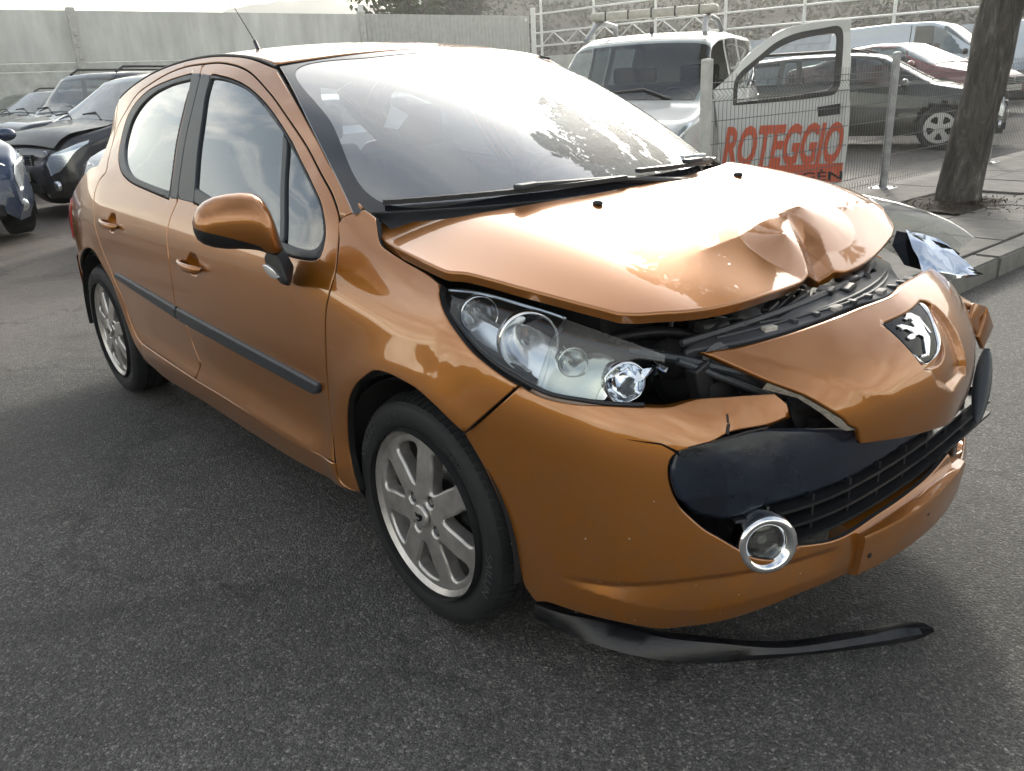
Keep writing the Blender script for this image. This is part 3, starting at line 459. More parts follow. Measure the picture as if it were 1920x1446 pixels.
D={"front_door":[[-1.4072,1.4354,0],[-1.2386,1.4169,0],[-1.1109,1.3881,0],[-0.9446,1.3264,0],[-0.824,1.2711,0],[-0.6794,1.1996,0],[-0.5659,1.137,0],[-0.453,1.0747,0],[-0.3979,1.0347,0],[-0.3735,1.0117,0],[-0.345,0.9653,0],[-0.3173,0.9002,0],[-0.3228,0.842,0],[-0.3327,0.7957,0],[-0.3407,0.7089,0],[-0.3559,0.6049,0],[-0.3684,0.4714,0],[-0.3567,0.3518,1],[-0.6768,0.3292,0],[-0.9379,0.3411,0],[-1.184,0.3463,0],[-1.388,0.3468,1],[-1.346,0.414,1],[-1.3869,0.4725,0],[-1.4107,0.5712,0],[-1.4565,0.6181,0],[-1.4464,0.7112,0],[-1.4496,0.8141,0],[-1.4653,0.8733,0],[-1.465,0.9217,0],[-1.4561,0.9628,0],[-1.4492,0.9877,1],[-1.5046,1.0605,0],[-1.5434,1.1768,0],[-1.5557,1.2962,0],[-1.5597,1.3976,0],[-1.5607,1.4383,1]],"rear_door":[[-1.5607,1.4383,1],[-1.7293,1.436,0],[-1.9059,1.4198,0],[-2.0987,1.386,0],[-2.2594,1.3481,0],[-2.3653,1.2855,0],[-2.4539,1.2133,0],[-2.443,1.1419,0],[-2.3896,1.0862,0],[-2.3408,1.042,0],[-2.3876,1.0079,0],[-2.3977,0.958,0],[-2.3328,0.8762,0],[-2.3187,0.8266,0],[-2.2584,0.7423,0],[-2.191,0.6541,0],[-2.1709,0.6057,0],[-2.1367,0.5494,0],[-2.1096,0.4422,0],[-2.0426,0.3848,0],[-1.9891,0.3725,1],[-1.9367,0.3671,0],[-1.388,0.3468,1],[-1.346,0.414,1],[-1.3869,0.4725,0],[-1.4107,0.5712,0],[-1.4565,0.6181,0],[-1.4464,0.7112,0],[-1.4496,0.8141,0],[-1.4653,0.8733,0],[-1.465,0.9217,0],[-1.4561,0.9628,0],[-1.4492,0.9877,1],[-1.5046,1.0605,0],[-1.5434,1.1768,0],[-1.5557,1.2962,0],[-1.5597,1.3976,0],[-1.5607,1.4383,1]],"fender":[[-0.3004,1.042,1],[-0.2767,1.0357,0],[-0.2459,1.0251,1],[-0.1976,0.9763,0],[-0.1701,0.9629,0],[-0.0823,0.9426,0],[0.0234,0.9244,0],[0.0837,0.91,1],[0.0883,0.8932,1],[0.112,0.8736,0],[0.1483,0.8495,0],[0.1917,0.8227,0],[0.2386,0.7926,0],[0.2901,0.7658,0],[0.3335,0.7455,0],[0.355,0.7368,1],[0.2378,0.6129,1],[0.1948,0.6377,0],[0.1512,0.6618,0],[0.0934,0.6817,0],[0.0383,0.6888,0],[-0.0287,0.6926,0],[-0.0923,0.6846,0],[-0.1357,0.6596,0],[-0.1825,0.6268,0],[-0.2309,0.5739,0],[-0.2677,0.5022,0],[-0.2889,0.422,0],[-0.2764,0.3448,0],[-0.268,0.2751,1],[-0.3466,0.2906,0],[-0.3514,0.3518,1],[-0.3684,0.4714,0],[-0.3559,0.6049,0],[-0.3407,0.7089,0],[-0.3327,0.7957,0],[-0.3228,0.842,0],[-0.3173,0.9002,0],[-0.345,0.9653,0],[-0.3735,1.0117,0],[-0.3735,1.0117,1]],"sill":[[-0.268,0.2751,1],[-0.3466,0.2906,0],[-0.3514,0.3518,1],[-0.6768,0.3292,0],[-0.9379,0.3411,0],[-1.184,0.3463,0],[-1.388,0.3468,0],[-1.6453,0.3556,0],[-1.9367,0.3671,0],[-1.9891,0.3725,1],[-2.0212,0.2984,0],[-1.9672,0.273,1],[-1.8009,0.2411,0],[-1.3834,0.2468,0],[-0.9547,0.2381,0],[-0.6603,0.2399,0],[-0.3596,0.2674,0]],"rail":[[-0.3735,1.0117,1],[-0.3004,1.042,1],[-0.3717,1.0779,0],[-0.4149,1.1021,0],[-0.4979,1.1392,0],[-0.6077,1.2049,0],[-0.7357,1.2794,0],[-0.876,1.3549,0],[-0.9704,1.4032,1],[-1.2,1.443,0],[-1.5,1.462,0],[-1.8,1.457,0],[-2.1,1.43,0],[-2.4,1.378,0],[-2.6,1.3295,1],[-2.443,1.1419,1],[-2.4539,1.2133,0],[-2.3653,1.2855,0],[-2.2594,1.3481,0],[-2.0987,1.386,0],[-1.9059,1.4198,0],[-1.7293,1.436,0],[-1.5607,1.4383,0],[-1.4072,1.4354,0],[-1.2386,1.4169,0],[-1.1109,1.3881,0],[-0.9446,1.3264,0],[-0.824,1.2711,0],[-0.6794,1.1996,0],[-0.5659,1.137,0],[-0.453,1.0747,0],[-0.3979,1.0347,0]],"quarter":[[-2.6,1.3295,1],[-2.615,1.27,0],[-2.575,1.182,0],[-2.535,1.1,0],[-2.52,1.062,1],[-2.6,1.052,0],[-2.654,1.038,0],[-2.74,0.995,0],[-2.803,0.953,0],[-2.9,0.88,0],[-2.97,0.8,0],[-3.0,0.7,0],[-3.02,0.62,1],[-2.96,0.6,1],[-2.88,0.52,1],[-2.8086,0.5803,0],[-2.6881,0.6393,0],[-2.5562,0.6922,0],[-2.4699,0.7144,0],[-2.3653,0.7075,0],[-2.2934,0.6602,0],[-2.2197,0.5993,0],[-2.1856,0.5261,0],[-2.143,0.4209,0],[-2.0682,0.3407,0],[-2.0212,0.2984,1],[-1.9891,0.3725,1],[-2.0426,0.3848,0],[-2.1096,0.4422,0],[-2.1367,0.5494,0],[-2.1709,0.6057,0],[-2.191,0.6541,0],[-2.2584,0.7423,0],[-2.3187,0.8266,0],[-2.3328,0.8762,0],[-2.3977,0.958,0],[-2.3876,1.0079,0],[-2.3408,1.042,0],[-2.3896,1.0862,0],[-2.443,1.1419,0]],"rear_bumper_side":[[-2.96,0.6,1],[-3.02,0.62,1],[-3.08,0.62,1],[-3.1,0.45,0],[-3.06,0.24,1],[-2.9,0.24,1],[-2.895,0.35,0],[-2.88,0.5,1]],"front_window_frame":[[-1.3044,0.9907,1],[-1.3471,1.0563,0],[-1.4001,1.1747,0],[-1.4358,1.2781,0],[-1.4635,1.3738,1],[-1.4459,1.3975,0],[-1.3618,1.3913,0],[-1.2312,1.3741,0],[-1.1035,1.3467,0],[-0.972,1.3039,0],[-0.8649,1.2579,0],[-0.7433,1.1957,0],[-0.6626,1.1477,0],[-0.5661,1.0961,0],[-0.4799,1.0471,0],[-0.4271,0.9979,0],[-0.4029,0.9607,0],[-0.3979,0.9221,0],[-0.4285,0.9098,0],[-0.4937,0.9069,0],[-0.5766,0.9088,0],[-0.7698,0.9301,0],[-0.9796,0.9545,0]],"front_window":[[-1.3195,1.0374,1],[-1.3898,1.1526,0],[-1.4267,1.266,0],[-1.4521,1.3717,0],[-1.4285,1.3831,0],[-1.3516,1.3792,0],[-1.2222,1.3624,0],[-1.0956,1.3355,0],[-0.9712,1.2916,0],[-0.877,1.2504,0],[-0.802,1.2168,0],[-0.7097,1.1648,0],[-0.6133,1.1118,0],[-0.5168,1.0623,0],[-0.468,1.0307,0],[-0.4361,0.9973,0],[-0.4176,0.9686,0],[-0.4196,0.9463,0],[-0.4487,0.9331,0],[-0.5315,0.933,0],[-0.6115,0.9386,0],[-0.7948,0.9614,0],[-1.0107,0.9908,0]],"rear_window_frame":[[-1.6399,1.4091,1],[-1.8554,1.3934,0],[-2.0757,1.3654,0],[-2.2285,1.3207,0],[-2.3125,1.2643,0],[-2.3346,1.2003,0],[-2.2871,1.1256,0],[-2.2112,1.0787,0],[-2.1104,1.0424,0],[-1.9689,1.0176,0],[-1.7688,1.002,0],[-1.5306,0.9858,1],[-1.5554,1.058,0],[-1.5966,1.1756,0],[-1.6093,1.2966,0]],"rear_window":[[-1.6286,1.3871,1],[-1.8354,1.3739,0],[-2.0248,1.3446,0],[-2.1577,1.2996,0],[-2.2297,1.2438,0],[-2.2411,1.1748,0],[-2.1891,1.1205,0],[-2.1049,1.0769,0],[-1.9814,1.0426,0],[-1.7705,1.0246,0],[-1.5531,1.0131,1],[-1.5709,1.0572,0],[-1.6102,1.1644,0],[-1.6226,1.2659,0]],"pillar_rear":[[-1.6363,1.4108,1],[-1.539,1.4075,1],[-1.5245,1.296,0],[-1.5123,1.1775,0],[-1.4797,1.0617,0],[-1.4496,0.9912,1],[-1.5271,0.9878,1],[-1.5451,1.0585,0],[-1.5858,1.1759,0],[-1.5985,1.2965,0]],"pillar_front":[[-1.539,1.4075,1],[-1.441,1.3973,1],[-1.4372,1.33,0],[-1.4054,1.2436,0],[-1.3723,1.141,0],[-1.2972,0.9879,1],[-1.4496,0.9912,1],[-1.4797,1.0617,0],[-1.5123,1.1775,0],[-1.5245,1.296,0]],"window_bar":[[-0.802,1.2168,1],[-0.7648,1.1953,0],[-0.7138,1.1031,0],[-0.6451,1.0083,0],[-0.5927,0.935,1],[-0.6237,0.9374,1],[-0.6732,1.0061,0],[-0.7417,1.1019,0]],"moulding_rear":[[-2.1283,0.6441,1],[-2.0853,0.6546,0],[-1.452,0.6168,1],[-1.4571,0.5646,1],[-2.1231,0.6241,1]],"moulding_front":[[-1.4314,0.6163,1],[-0.4319,0.5762,0],[-0.3985,0.5735,0],[-0.4074,0.5503,0],[-0.4294,0.5362,0],[-0.4646,0.5284,0],[-1.4278,0.5618,0],[-1.4597,0.5828,0]],"handle_rear":[[-2.1555,0.8587,0],[-2.0353,0.8505,0]],"handle_front":[[-1.2855,0.7989,0],[-1.1736,0.7935,0]],"bonnet":[[-0.3213,-0.6725,1],[-0.2143,-0.642,0],[-0.0977,-0.5577,0],[-0.0266,-0.3759,0],[0.0133,-0.1481,0],[0.0045,0.139,0],[-0.05,0.45,0],[-0.15,0.68,1],[-0.1,0.74,0],[-0.02,0.77,0],[0.1,0.775,0],[0.2,0.755,0],[0.318,0.705,0],[0.42,0.635,0],[0.485,0.57,0],[0.5,0.54,1],[0.525,0.47,0],[0.5721,0.2736,0],[0.5914,0.0983,0],[0.5689,0.0054,1],[0.6019,-0.1367,1],[0.6233,-0.274,0],[0.6311,-0.4009,0],[0.615,-0.489,0],[0.5918,-0.5457,0],[0.5603,-0.5903,0],[0.5342,-0.6246,0],[0.5031,-0.653,1],[0.408,-0.6882,0],[0.2864,-0.7252,0],[0.1479,-0.7584,0],[0.0975,-0.7806,0],[-0.0694,-0.772,0],[-0.1898,-0.7508,1],[-0.236,-0.7346,0],[-0.2993,-0.689,0]],"bumper":[[0.8437,0.6018,1],[0.7432,0.7379,1],[0.729,0.7302,0],[0.6989,0.7208,0],[0.6552,0.716,0],[0.5979,0.716,0],[0.5408,0.7122,0],[0.4969,0.7102,0],[0.4483,0.7183,0],[0.3861,0.7141,0],[0.3119,0.7061,1],[0.2972,0.6828,1],[0.2999,0.6599,1],[0.343,0.6527,0],[0.4064,0.6516,0],[0.4458,0.6369,0],[0.4961,0.6255,1],[0.51,0.6157,0],[0.5189,0.5966,0],[0.5204,0.5589,0],[0.5107,0.512,0],[0.4951,0.4849,0],[0.4759,0.4582,0],[0.4526,0.4361,0],[0.4271,0.4101,0],[0.4054,0.3882,0],[0.3692,0.3734,0],[0.3403,0.3769,0],[0.3218,0.3901,1],[0.259,0.3746,0],[0.2183,0.3721,0],[0.144,0.3785,0],[0.0599,0.3793,0],[-0.0449,0.3855,0],[-0.1415,0.4042,1],[-0.19,0.262,1],[0.0,0.235,0],[0.23,0.2649,0],[0.3105,0.2666,0],[0.3788,0.2472,0],[0.441,0.2238,0],[0.5041,0.2119,0],[0.5347,0.2064,0],[0.6018,0.2199,0],[0.6673,0.2295,0],[0.7174,0.2345,0],[0.7381,0.2221,1],[0.7581,0.2642,0],[0.7657,0.3372,0],[0.7821,0.4287,0],[0.8033,0.5052,0],[0.8287,0.5699,0]],"nose":[[-0.5008,0.789,1],[-0.4144,0.7974,0],[-0.3251,0.8076,0],[-0.2266,0.8174,0],[-0.0987,0.8251,0],[0.0277,0.8281,0],[0.1254,0.833,0],[0.32,0.826,0],[0.42,0.816,1],[0.47,0.77,0],[0.48,0.7,0],[0.44,0.62,0],[0.33,0.555,0],[0.24,0.535,0],[0.1067,0.525,0],[-0.0184,0.542,0],[-0.1097,0.5531,0],[-0.2109,0.5677,0],[-0.265,0.5739,1],[-0.2759,0.6105,0],[-0.2944,0.6222,1],[-0.3075,0.6395,0],[-0.3344,0.6627,1],[-0.3729,0.6965,0],[-0.4237,0.7279,0],[-0.4652,0.76,0]],"emblem_recess":[[-0.085,0.7889,1],[0.1239,0.7965,1],[0.1535,0.7835,0],[0.1088,0.7337,0],[0.0842,0.6992,0],[0.0364,0.6848,0],[-0.029,0.6888,0],[-0.0484,0.6956,1]],"emblem_plate":[[-0.0815,0.7844,1],[0.1039,0.7937,1],[0.1306,0.7813,0],[0.1061,0.7511,0],[0.0875,0.7214,0],[0.0514,0.701,0],[-0.0118,0.6939,0],[-0.0436,0.7012,1]],"plate_slot":[[-0.0148,0.6704,1],[0.0565,0.6705,0],[0.1826,0.6236,1],[0.2039,0.6009,0],[0.0436,0.6183,1]],"lens_top":[[0.0572,-0.7613,0],[0.1306,-0.7227,0],[0.2463,-0.6919,0],[0.3359,-0.67,0],[0.4045,-0.656,0],[0.4843,-0.637,0],[0.5435,-0.6183,0],[0.5896,-0.6027,0]],"lens_bot":[[0.9477,0.86,0],[0.9205,0.86,0],[0.898,0.8465,0],[0.8667,0.8215,0],[0.8321,0.7962,0],[0.7792,0.7651,0],[0.7391,0.748,0],[0.6988,0.7321,0],[0.64,0.7242,0],[0.5975,0.7189,0],[0.5574,0.7166,0],[0.5023,0.7135,0]],"carrier":[[0.5422,-0.4946,1],[0.5611,-0.4086,0],[0.5816,-0.34,0],[0.6032,-0.2553,0],[0.6028,-0.1544,0],[0.5941,-0.0293,0],[0.5841,0.0717,0],[0.5654,0.2956,0],[0.52,0.33,0],[0.42,0.46,1],[0.5,0.5,0],[0.57,0.4,0],[0.66,0.25,0],[0.69,0.1,0],[0.678,-0.0139,0],[0.6714,-0.1625,0],[0.653,-0.2782,0],[0.6209,-0.3829,0],[0.57,-0.4817,0],[0.5605,-0.5126,1]],"insert":[[0.5189,0.5966,0],[0.51,0.6157,0],[0.4952,0.6318,0],[0.4451,0.641,0],[0.3925,0.6471,0],[0.3438,0.6497,0],[0.2683,0.6297,1],[0.1473,0.5881,1],[-0.0615,0.5195,1],[-0.15,0.5,1],[-0.1516,0.4663,1],[-0.0219,0.4745,0],[0.1167,0.4718,0],[0.2278,0.4741,0],[0.296,0.4746,0],[0.3477,0.4759,0],[0.39,0.4669,0],[0.4263,0.4624,0],[0.4746,0.4742,0],[0.4947,0.4895,0],[0.5103,0.5166,0],[0.5204,0.5589,0]],"crack":[[0.5767,0.6512,0],[0.5449,0.6449,0],[0.5248,0.641,0],[0.5097,0.6296,0],[0.5002,0.6205,0]],"fog":[[0.3769,0.4056,0]],"plate_mount":[[0.1989,0.3484,0],[0.1481,0.1954,0],[-0.1909,0.3623,0],[-0.2,0.2526,0]],"washer":[[0.0965,-0.2775,0],[0.0949,0.3412,0]],"ws_pts":[[-0.8948,0.0096,0],[-0.6473,0.0248,0],[-0.4673,-0.0052,0],[-0.1626,0.022,0],[-0.0556,0.0317,0],[0.5767,0.0023,0]],"emb":[[0.0238,0.7848],[0.0412,0.7825],[0.051,0.7759],[0.0571,0.7691],[0.0545,0.7598],[0.0487,0.7543],[0.0437,0.7471],[0.0492,0.7393],[0.0345,0.7273],[0.0147,0.7147],[-0.0002,0.7044],[-0.0216,0.7072],[-0.036,0.7082],[-0.0273,0.7135],[-0.0078,0.7126],[0.0019,0.7242],[0.0177,0.74],[0.0069,0.746],[-0.0076,0.7463],[-0.0187,0.7433],[-0.0353,0.7443],[-0.0442,0.7481],[-0.0403,0.7517],[-0.0243,0.7533],[-0.0095,0.7528],[-0.0236,0.7623],[-0.0414,0.7644],[-0.0387,0.7672],[-0.0459,0.7682],[-0.0456,0.7739],[-0.0287,0.7732],[0.0084,0.7603],[0.0148,0.7639],[0.0079,0.7681],[0.0221,0.7709],[0.0154,0.7753],[0.0046,0.7741],[-0.0045,0.779],[0.0075,0.7807]],"emb_tail":[[0.0555,0.7755],[0.0591,0.7752],[0.0577,0.7591],[0.0596,0.7464],[0.063,0.7407],[0.0559,0.7379],[0.053,0.7402],[0.0512,0.7456],[0.0521,0.7586]],"chrome_in":[[-0.0857,0.7811],[0.0953,0.7911],[0.1124,0.7911],[0.1149,0.7713],[0.0819,0.7339],[0.0595,0.7106],[0.0184,0.6971],[-0.027,0.6974]],"mirror":[[[-0.517,-1.0933,1.0421],[-0.5174,-1.0945,1.0343]],[[-0.5151,-1.0879,1.0574],[-0.5176,-1.0949,1.0131]],[[-0.5113,-1.077,1.0733],[-0.5157,-1.0896,0.9937]],[[-0.5056,-1.0607,1.0861],[-0.5113,-1.0771,0.9815]],[[-0.4975,-1.0377,1.0956],[-0.5043,-1.0569,0.9709]],[[-0.4868,-1.007,1.0999],[-0.4939,-1.0274,0.9632]],[[-0.4761,-0.9765,1.1003],[-0.4833,-0.997,0.9595]],[[-0.4677,-0.9524,1.0973],[-0.4747,-0.9725,0.9552]],[[-0.4617,-0.9353,1.087],[-0.4683,-0.9543,0.9502]],[[-0.458,-0.9248,1.0726],[-0.4642,-0.9424,0.9445]],[[-0.4547,-0.9153,1.0501],[-0.46,-0.9306,0.9375]],[[-0.4518,-0.9072,1.0165],[-0.4557,-0.9183,0.9331]],[[-0.4498,-0.9014,0.9828],[-0.4519,-0.9074,0.9374]],[[-0.4486,-0.8978,0.9615],[-0.4494,-0.9002,0.9435]]],"mirror_split":[1.683,0.668,0.61,0.636,0.674,0.731,0.802,0.85,0.882,0.947,0.922,0.87,0.897,1.146],"mirror_n":[0.9438583563660174,-0.33035042472810605,0.0],"arm":[[-0.5357,-0.905,0.9357],[-0.436,-0.905,0.9654],[-0.4214,-0.905,0.9448],[-0.3784,-0.905,0.9113],[-0.4105,-0.905,0.8618],[-0.4293,-0.905,0.849],[-0.4769,-0.905,0.8535],[-0.5237,-0.905,0.8746],[-0.5618,-0.905,0.9063]],"arm_out":[[-0.4884,-0.925,0.943],[-0.4402,-0.925,0.9584],[-0.4363,-0.925,0.9324],[-0.4029,-0.925,0.8949],[-0.3861,-0.925,0.8622],[-0.4336,-0.925,0.8637],[-0.4795,-0.925,0.8843],[-0.5167,-0.925,0.9153]],"arm_in":[[-0.5519,-0.868,0.9424],[-0.514,-0.868,0.9524],[-0.4983,-0.868,0.9325],[-0.4537,-0.868,0.8977],[-0.4838,-0.868,0.8469],[-0.5042,-0.868,0.8305],[-0.5396,-0.868,0.8387]],"blink":[[-0.5179,-0.925,0.9022],[-0.4825,-0.925,0.904],[-0.4452,-0.925,0.8947],[-0.4254,-0.925,0.8805],[-0.4431,-0.925,0.8723],[-0.4769,-0.925,0.8732],[-0.504,-0.925,0.8867]],"lip":[[[0.3243,-0.7531,0.12],[0.3296,-0.7559,0.165]],[[0.3808,-0.7251,0.1],[0.3768,-0.7196,0.145]],[[0.4257,-0.681,0.07],[0.4069,-0.6605,0.115]],[[0.4827,-0.6311,0.045],[0.4589,-0.6044,0.09]],[[0.5536,-0.5588,0.02],[0.5357,-0.5379,0.065]],[[0.6443,-0.4504,0.003],[0.635,-0.4404,0.048]],[[0.7343,-0.3316,0.0],[0.729,-0.3285,0.045]],[[0.8211,-0.2099,0.0],[0.8122,-0.2015,0.045]],[[0.8851,-0.1139,0.0],[0.87,-0.0932,0.045]],[[0.9231,-0.0495,0.0],[0.9079,-0.0281,0.045]],[[0.9458,0.001,0.012],[0.9585,-0.036,0.057]]],"lp":{"a":[[0.7534,0.5,0.7131],[0.7662,0.56,0.6923],[0.7533,0.6,0.6586],[0.7726,0.52,0.6189],[0.7652,0.45,0.6711]],"b":[[0.7662,0.56,0.6923],[0.7705,0.62,0.6232],[0.7806,0.54,0.5773],[0.7772,0.5,0.6215],[0.7667,0.56,0.6697]],"c":[[0.7041,0.45,0.7684],[0.7244,0.48,0.7318],[0.7468,0.52,0.7049],[0.7478,0.5,0.6943],[0.7402,0.45,0.7242]],"d0":[0.8005,0.5,0.5914],"d1":[0.8515,0.36,0.4377]},"vdoor":{"out":[[-0.0761,1.153,1],[0.0784,1.2788,0],[0.2106,1.4265,0],[0.3661,1.5487,0],[0.5312,1.6382,0],[0.6984,1.6786,0],[0.9277,1.6986,0],[1.139,1.7019,1],[1.1625,1.3605,0],[1.162,1.1656,0],[1.1838,0.9382,0],[1.1903,0.6638,0],[1.1823,0.432,0],[1.1613,0.2258,1],[1.0613,0.27,0],[0.06,0.27,1]],"win":[[0.11,1.0194,1],[0.1154,1.2132,0],[0.1692,1.2974,0],[0.3259,1.4212,0],[0.4812,1.5345,0],[0.6569,1.6016,0],[0.8722,1.6312,0],[1.0219,1.6462,0],[1.0686,1.6002,0],[1.0779,1.4493,0],[1.0701,1.1698,0],[1.0477,1.0974,0],[1.002,1.0672,0],[0.6305,1.0377,0]],"win2":[[0.1384,1.0367,1],[0.1452,1.1981,0],[0.1902,1.2646,0],[0.356,1.3973,0],[0.5122,1.4976,0],[0.6792,1.5564,0],[0.8759,1.5871,0],[0.9982,1.5947,0],[1.0251,1.5582,0],[1.0253,1.4517,0],[1.0196,1.1949,0],[0.9963,1.1319,0],[0.955,1.1062,0],[0.6282,1.0702,0]],"handle":[[0.8794,0.966,1],[1.0915,0.989,1],[1.0952,0.8954,1],[0.8961,0.8809,1]],"band":[[0.065,0.28,1],[0.039999999999999994,0.28,1],[1.1705,0.4571,1],[0.05,0.4571,1]],"txt":[0.02,1.1424,0.4521,0.8322499999999999,0.6587,1.1563,0.3003,0.4041]},"chan":[[0.1394,0.7926],[0.1706,0.7824],[0.1793,0.7561],[0.1816,0.7209],[0.1793,0.6819],[0.1789,0.6377],[0.1633,0.6214],[0.0919,0.6212],[0.0466,0.62],[-0.0174,0.6509],[-0.0234,0.6783],[-0.0543,0.7508],[-0.0134,0.7846]],"scuffs":[[[0.3607,0.6894],[0.3566,0.6906],[0.3656,0.6594],[0.3715,0.6554]],[[0.3569,0.6897],[0.3256,0.6894],[0.3257,0.6865],[0.3567,0.6848]],[[0.3246,0.6842],[0.3191,0.683],[0.3236,0.6637],[0.3284,0.6638]],[[0.4118,0.6667],[0.4059,0.6678],[0.414,0.6467],[0.4184,0.6515]],[[0.4227,0.7017],[0.4072,0.7023],[0.4137,0.6946],[0.4219,0.6958]],[[0.4337,0.6849],[0.4233,0.6853],[0.4244,0.6816],[0.4338,0.681]],[[0.4074,0.6849],[0.4044,0.6854],[0.4077,0.6681],[0.411,0.6696]],[[0.4481,0.6393],[0.3817,0.6492],[0.3438,0.6497],[0.3445,0.6468],[0.3826,0.6453],[0.4445,0.6347]],[[0.4839,0.6329],[0.4526,0.6389],[0.4514,0.6356],[0.4829,0.6286]]],"chips":[[0.6364,0.3262],[0.6092,0.3291],[0.6051,0.3246],[0.7061,0.2455],[0.6715,0.2292],[0.4945,0.3296],[0.5894,0.4377],[0.5243,0.2127],[0.5815,0.2333],[0.4521,0.2556],[0.5481,0.5227],[0.6536,0.425],[0.4264,0.3007],[0.3165,0.3205],[0.7727,0.3623]],"chips_side":[[-0.3764,0.898],[-1.6347,0.4423],[-0.534,0.5724],[-0.1183,0.7906],[-0.5925,0.4208],[-0.8846,0.4141]],"torn":[[0.66,-0.2591,0.6389],[0.67,-0.2271,0.6413],[0.69,-0.1865,0.6283],[0.71,-0.1592,0.5887],[0.73,-0.1529,0.5631],[0.72,-0.1745,0.5722],[0.73,-0.2098,0.5638],[0.72,-0.2174,0.5777],[0.73,-0.2511,0.564],[0.72,-0.2593,0.5844],[0.72,-0.2742,0.5646],[0.71,-0.2805,0.5882],[0.71,-0.2949,0.5812],[0.7,-0.2999,0.6131]]}
# ================================================================== ground, pavement, kerb
def asphalt():
    m=bpy.data.materials.new('asphalt');m.use_nodes=True;nt=m.node_tree;b=nt.nodes['Principled BSDF'];M_['asphalt']=m
    tc=N(nt,'ShaderNodeTexCoord');o=tc.outputs['Object']
    v1=N(nt,'ShaderNodeTexVoronoi',i_Scale=150.0,i_Randomness=1.0);nt.links.new(o,v1.inputs['Vector'])
    v2=N(nt,'ShaderNodeTexVoronoi',i_Scale=330.0);nt.links.new(o,v2.inputs['Vector'])
    n1=N(nt,'ShaderNodeTexNoise',i_Scale=1.1,i_Detail=7.0,i_Roughness=.6);nt.links.new(o,n1.inputs['Vector'])
    n2=N(nt,'ShaderNodeTexNoise',i_Scale=18.0,i_Detail=6.0,i_Roughness=.75);nt.links.new(o,n2.inputs['Vector'])
    sx=N(nt,'ShaderNodeSeparateXYZ');nt.links.new(v1.outputs['Color'],sx.inputs[0])
    sy=N(nt,'ShaderNodeSeparateXYZ');nt.links.new(v2.outputs['Color'],sy.inputs[0])
    st=RAMP(nt,sx.outputs[0],[(0,(.056,.053,.050)),(.55,(.090,.086,.081)),(.88,(.122,.117,.109)),(1,(.22,.21,.19))])
    fi=RAMP(nt,sy.outputs[1],[(0,.55),(.7,1.0),(1,1.8)])
    c=MIXC(nt,1.0,st,fi,'MULTIPLY')
    c=MIXC(nt,1.0,c,RAMP(nt,n1.outputs[0],[(.3,.72),(.72,1.22)]),'MULTIPLY')
    c=MIXC(nt,1.0,c,RAMP(nt,n2.outputs[0],[(.25,.7),(.75,1.25)]),'MULTIPLY')
    # dusty worn area away from the car, towards the yard
    sp=N(nt,'ShaderNodeSeparateXYZ');nt.links.new(o,sp.inputs[0])
    dn=N(nt,'ShaderNodeTexNoise',i_Scale=.45,i_Detail=6.0,i_Roughness=.6);nt.links.new(o,dn.inputs['Vector'])
    k=ML(nt,'MULTIPLY_ADD',sp.outputs[0],-.16,-.18);k=ML(nt,'ADD',k,ML(nt,'MULTIPLY_ADD',dn.outputs[0],1.6,-.8))
    k=RAMP(nt,k,[(.05,0.0),(.75,.85)])
    dust=MIXC(nt,1.0,(.15,.125,.105),RAMP(nt,n2.outputs[0],[(.25,.7),(.75,1.2)]),'MULTIPLY')
    c=MIXC(nt,k,c,dust);nt.links.new(c,b.inputs['Base Color'])
    b.inputs['Roughness'].default_value=.72
    # patches of older, darker tar and thin wandering cracks
    pn=N(nt,'ShaderNodeTexNoise',i_Scale=.55,i_Detail=5.0,i_Roughness=.55,i_Distortion=.6);nt.links.new(o,pn.inputs['Vector'])
    c=MIXC(nt,1.0,c,RAMP(nt,pn.outputs[0],[(.40,.70),(.47,1.0),(.58,1.0),(.66,1.18)]),'MULTIPLY')
    for (sx_,sy_,rr_) in ((-3.9,-2.0,.35),(-1.2,-2.25,.28),(.25,-2.6,.22),(-6.5,-.9,.5)):
        dv=N(nt,'ShaderNodeVectorMath',operation='DISTANCE');nt.links.new(o,dv.inputs[0]);dv.inputs[1].default_value=(sx_,sy_,0)
        q=ML(nt,'ADD',ML(nt,'DIVIDE',dv.outputs['Value'],rr_),ML(nt,'MULTIPLY_ADD',n2.outputs[0],1.1,-.55));c=MIXC(nt,1.0,c,RAMP(nt,q,[(.45,.68),(1.0,1.0)]),'MULTIPLY')
    wv=N(nt,'ShaderNodeTexNoise',i_Scale=2.2,i_Detail=8.0,i_Roughness=.7);nt.links.new(o,wv.inputs['Vector'])
    va=N(nt,'ShaderNodeVectorMath',operation='ADD');nt.links.new(o,va.inputs[0]);vs=N(nt,'ShaderNodeVectorMath',operation='SCALE');nt.links.new(wv.outputs['Color'],vs.inputs[0]);vs.inputs['Scale'].default_value=.9;nt.links.new(vs.outputs[0],va.inputs[1])
    vc=N(nt,'ShaderNodeTexVoronoi',i_Scale=.42,feature='DISTANCE_TO_EDGE');nt.links.new(va.outputs[0],vc.inputs['Vector'])
    ck=RAMP(nt,ML(nt,'ADD',vc.outputs['Distance'],ML(nt,'MULTIPLY',n2.outputs[0],.012)),[(.006,0.0),(.022,1.0)])
    ckf=MIXC(nt,RAMP(nt,wv.outputs[0],[(.44,0.0),(.52,1.0)]),(1,1,1),ck);c=MIXC(nt,1.0,c,MIXC(nt,ckf,(.55,.55,.55),(1,1,1)),'MULTIPLY');nt.links.new(c,b.inputs['Base Color'])
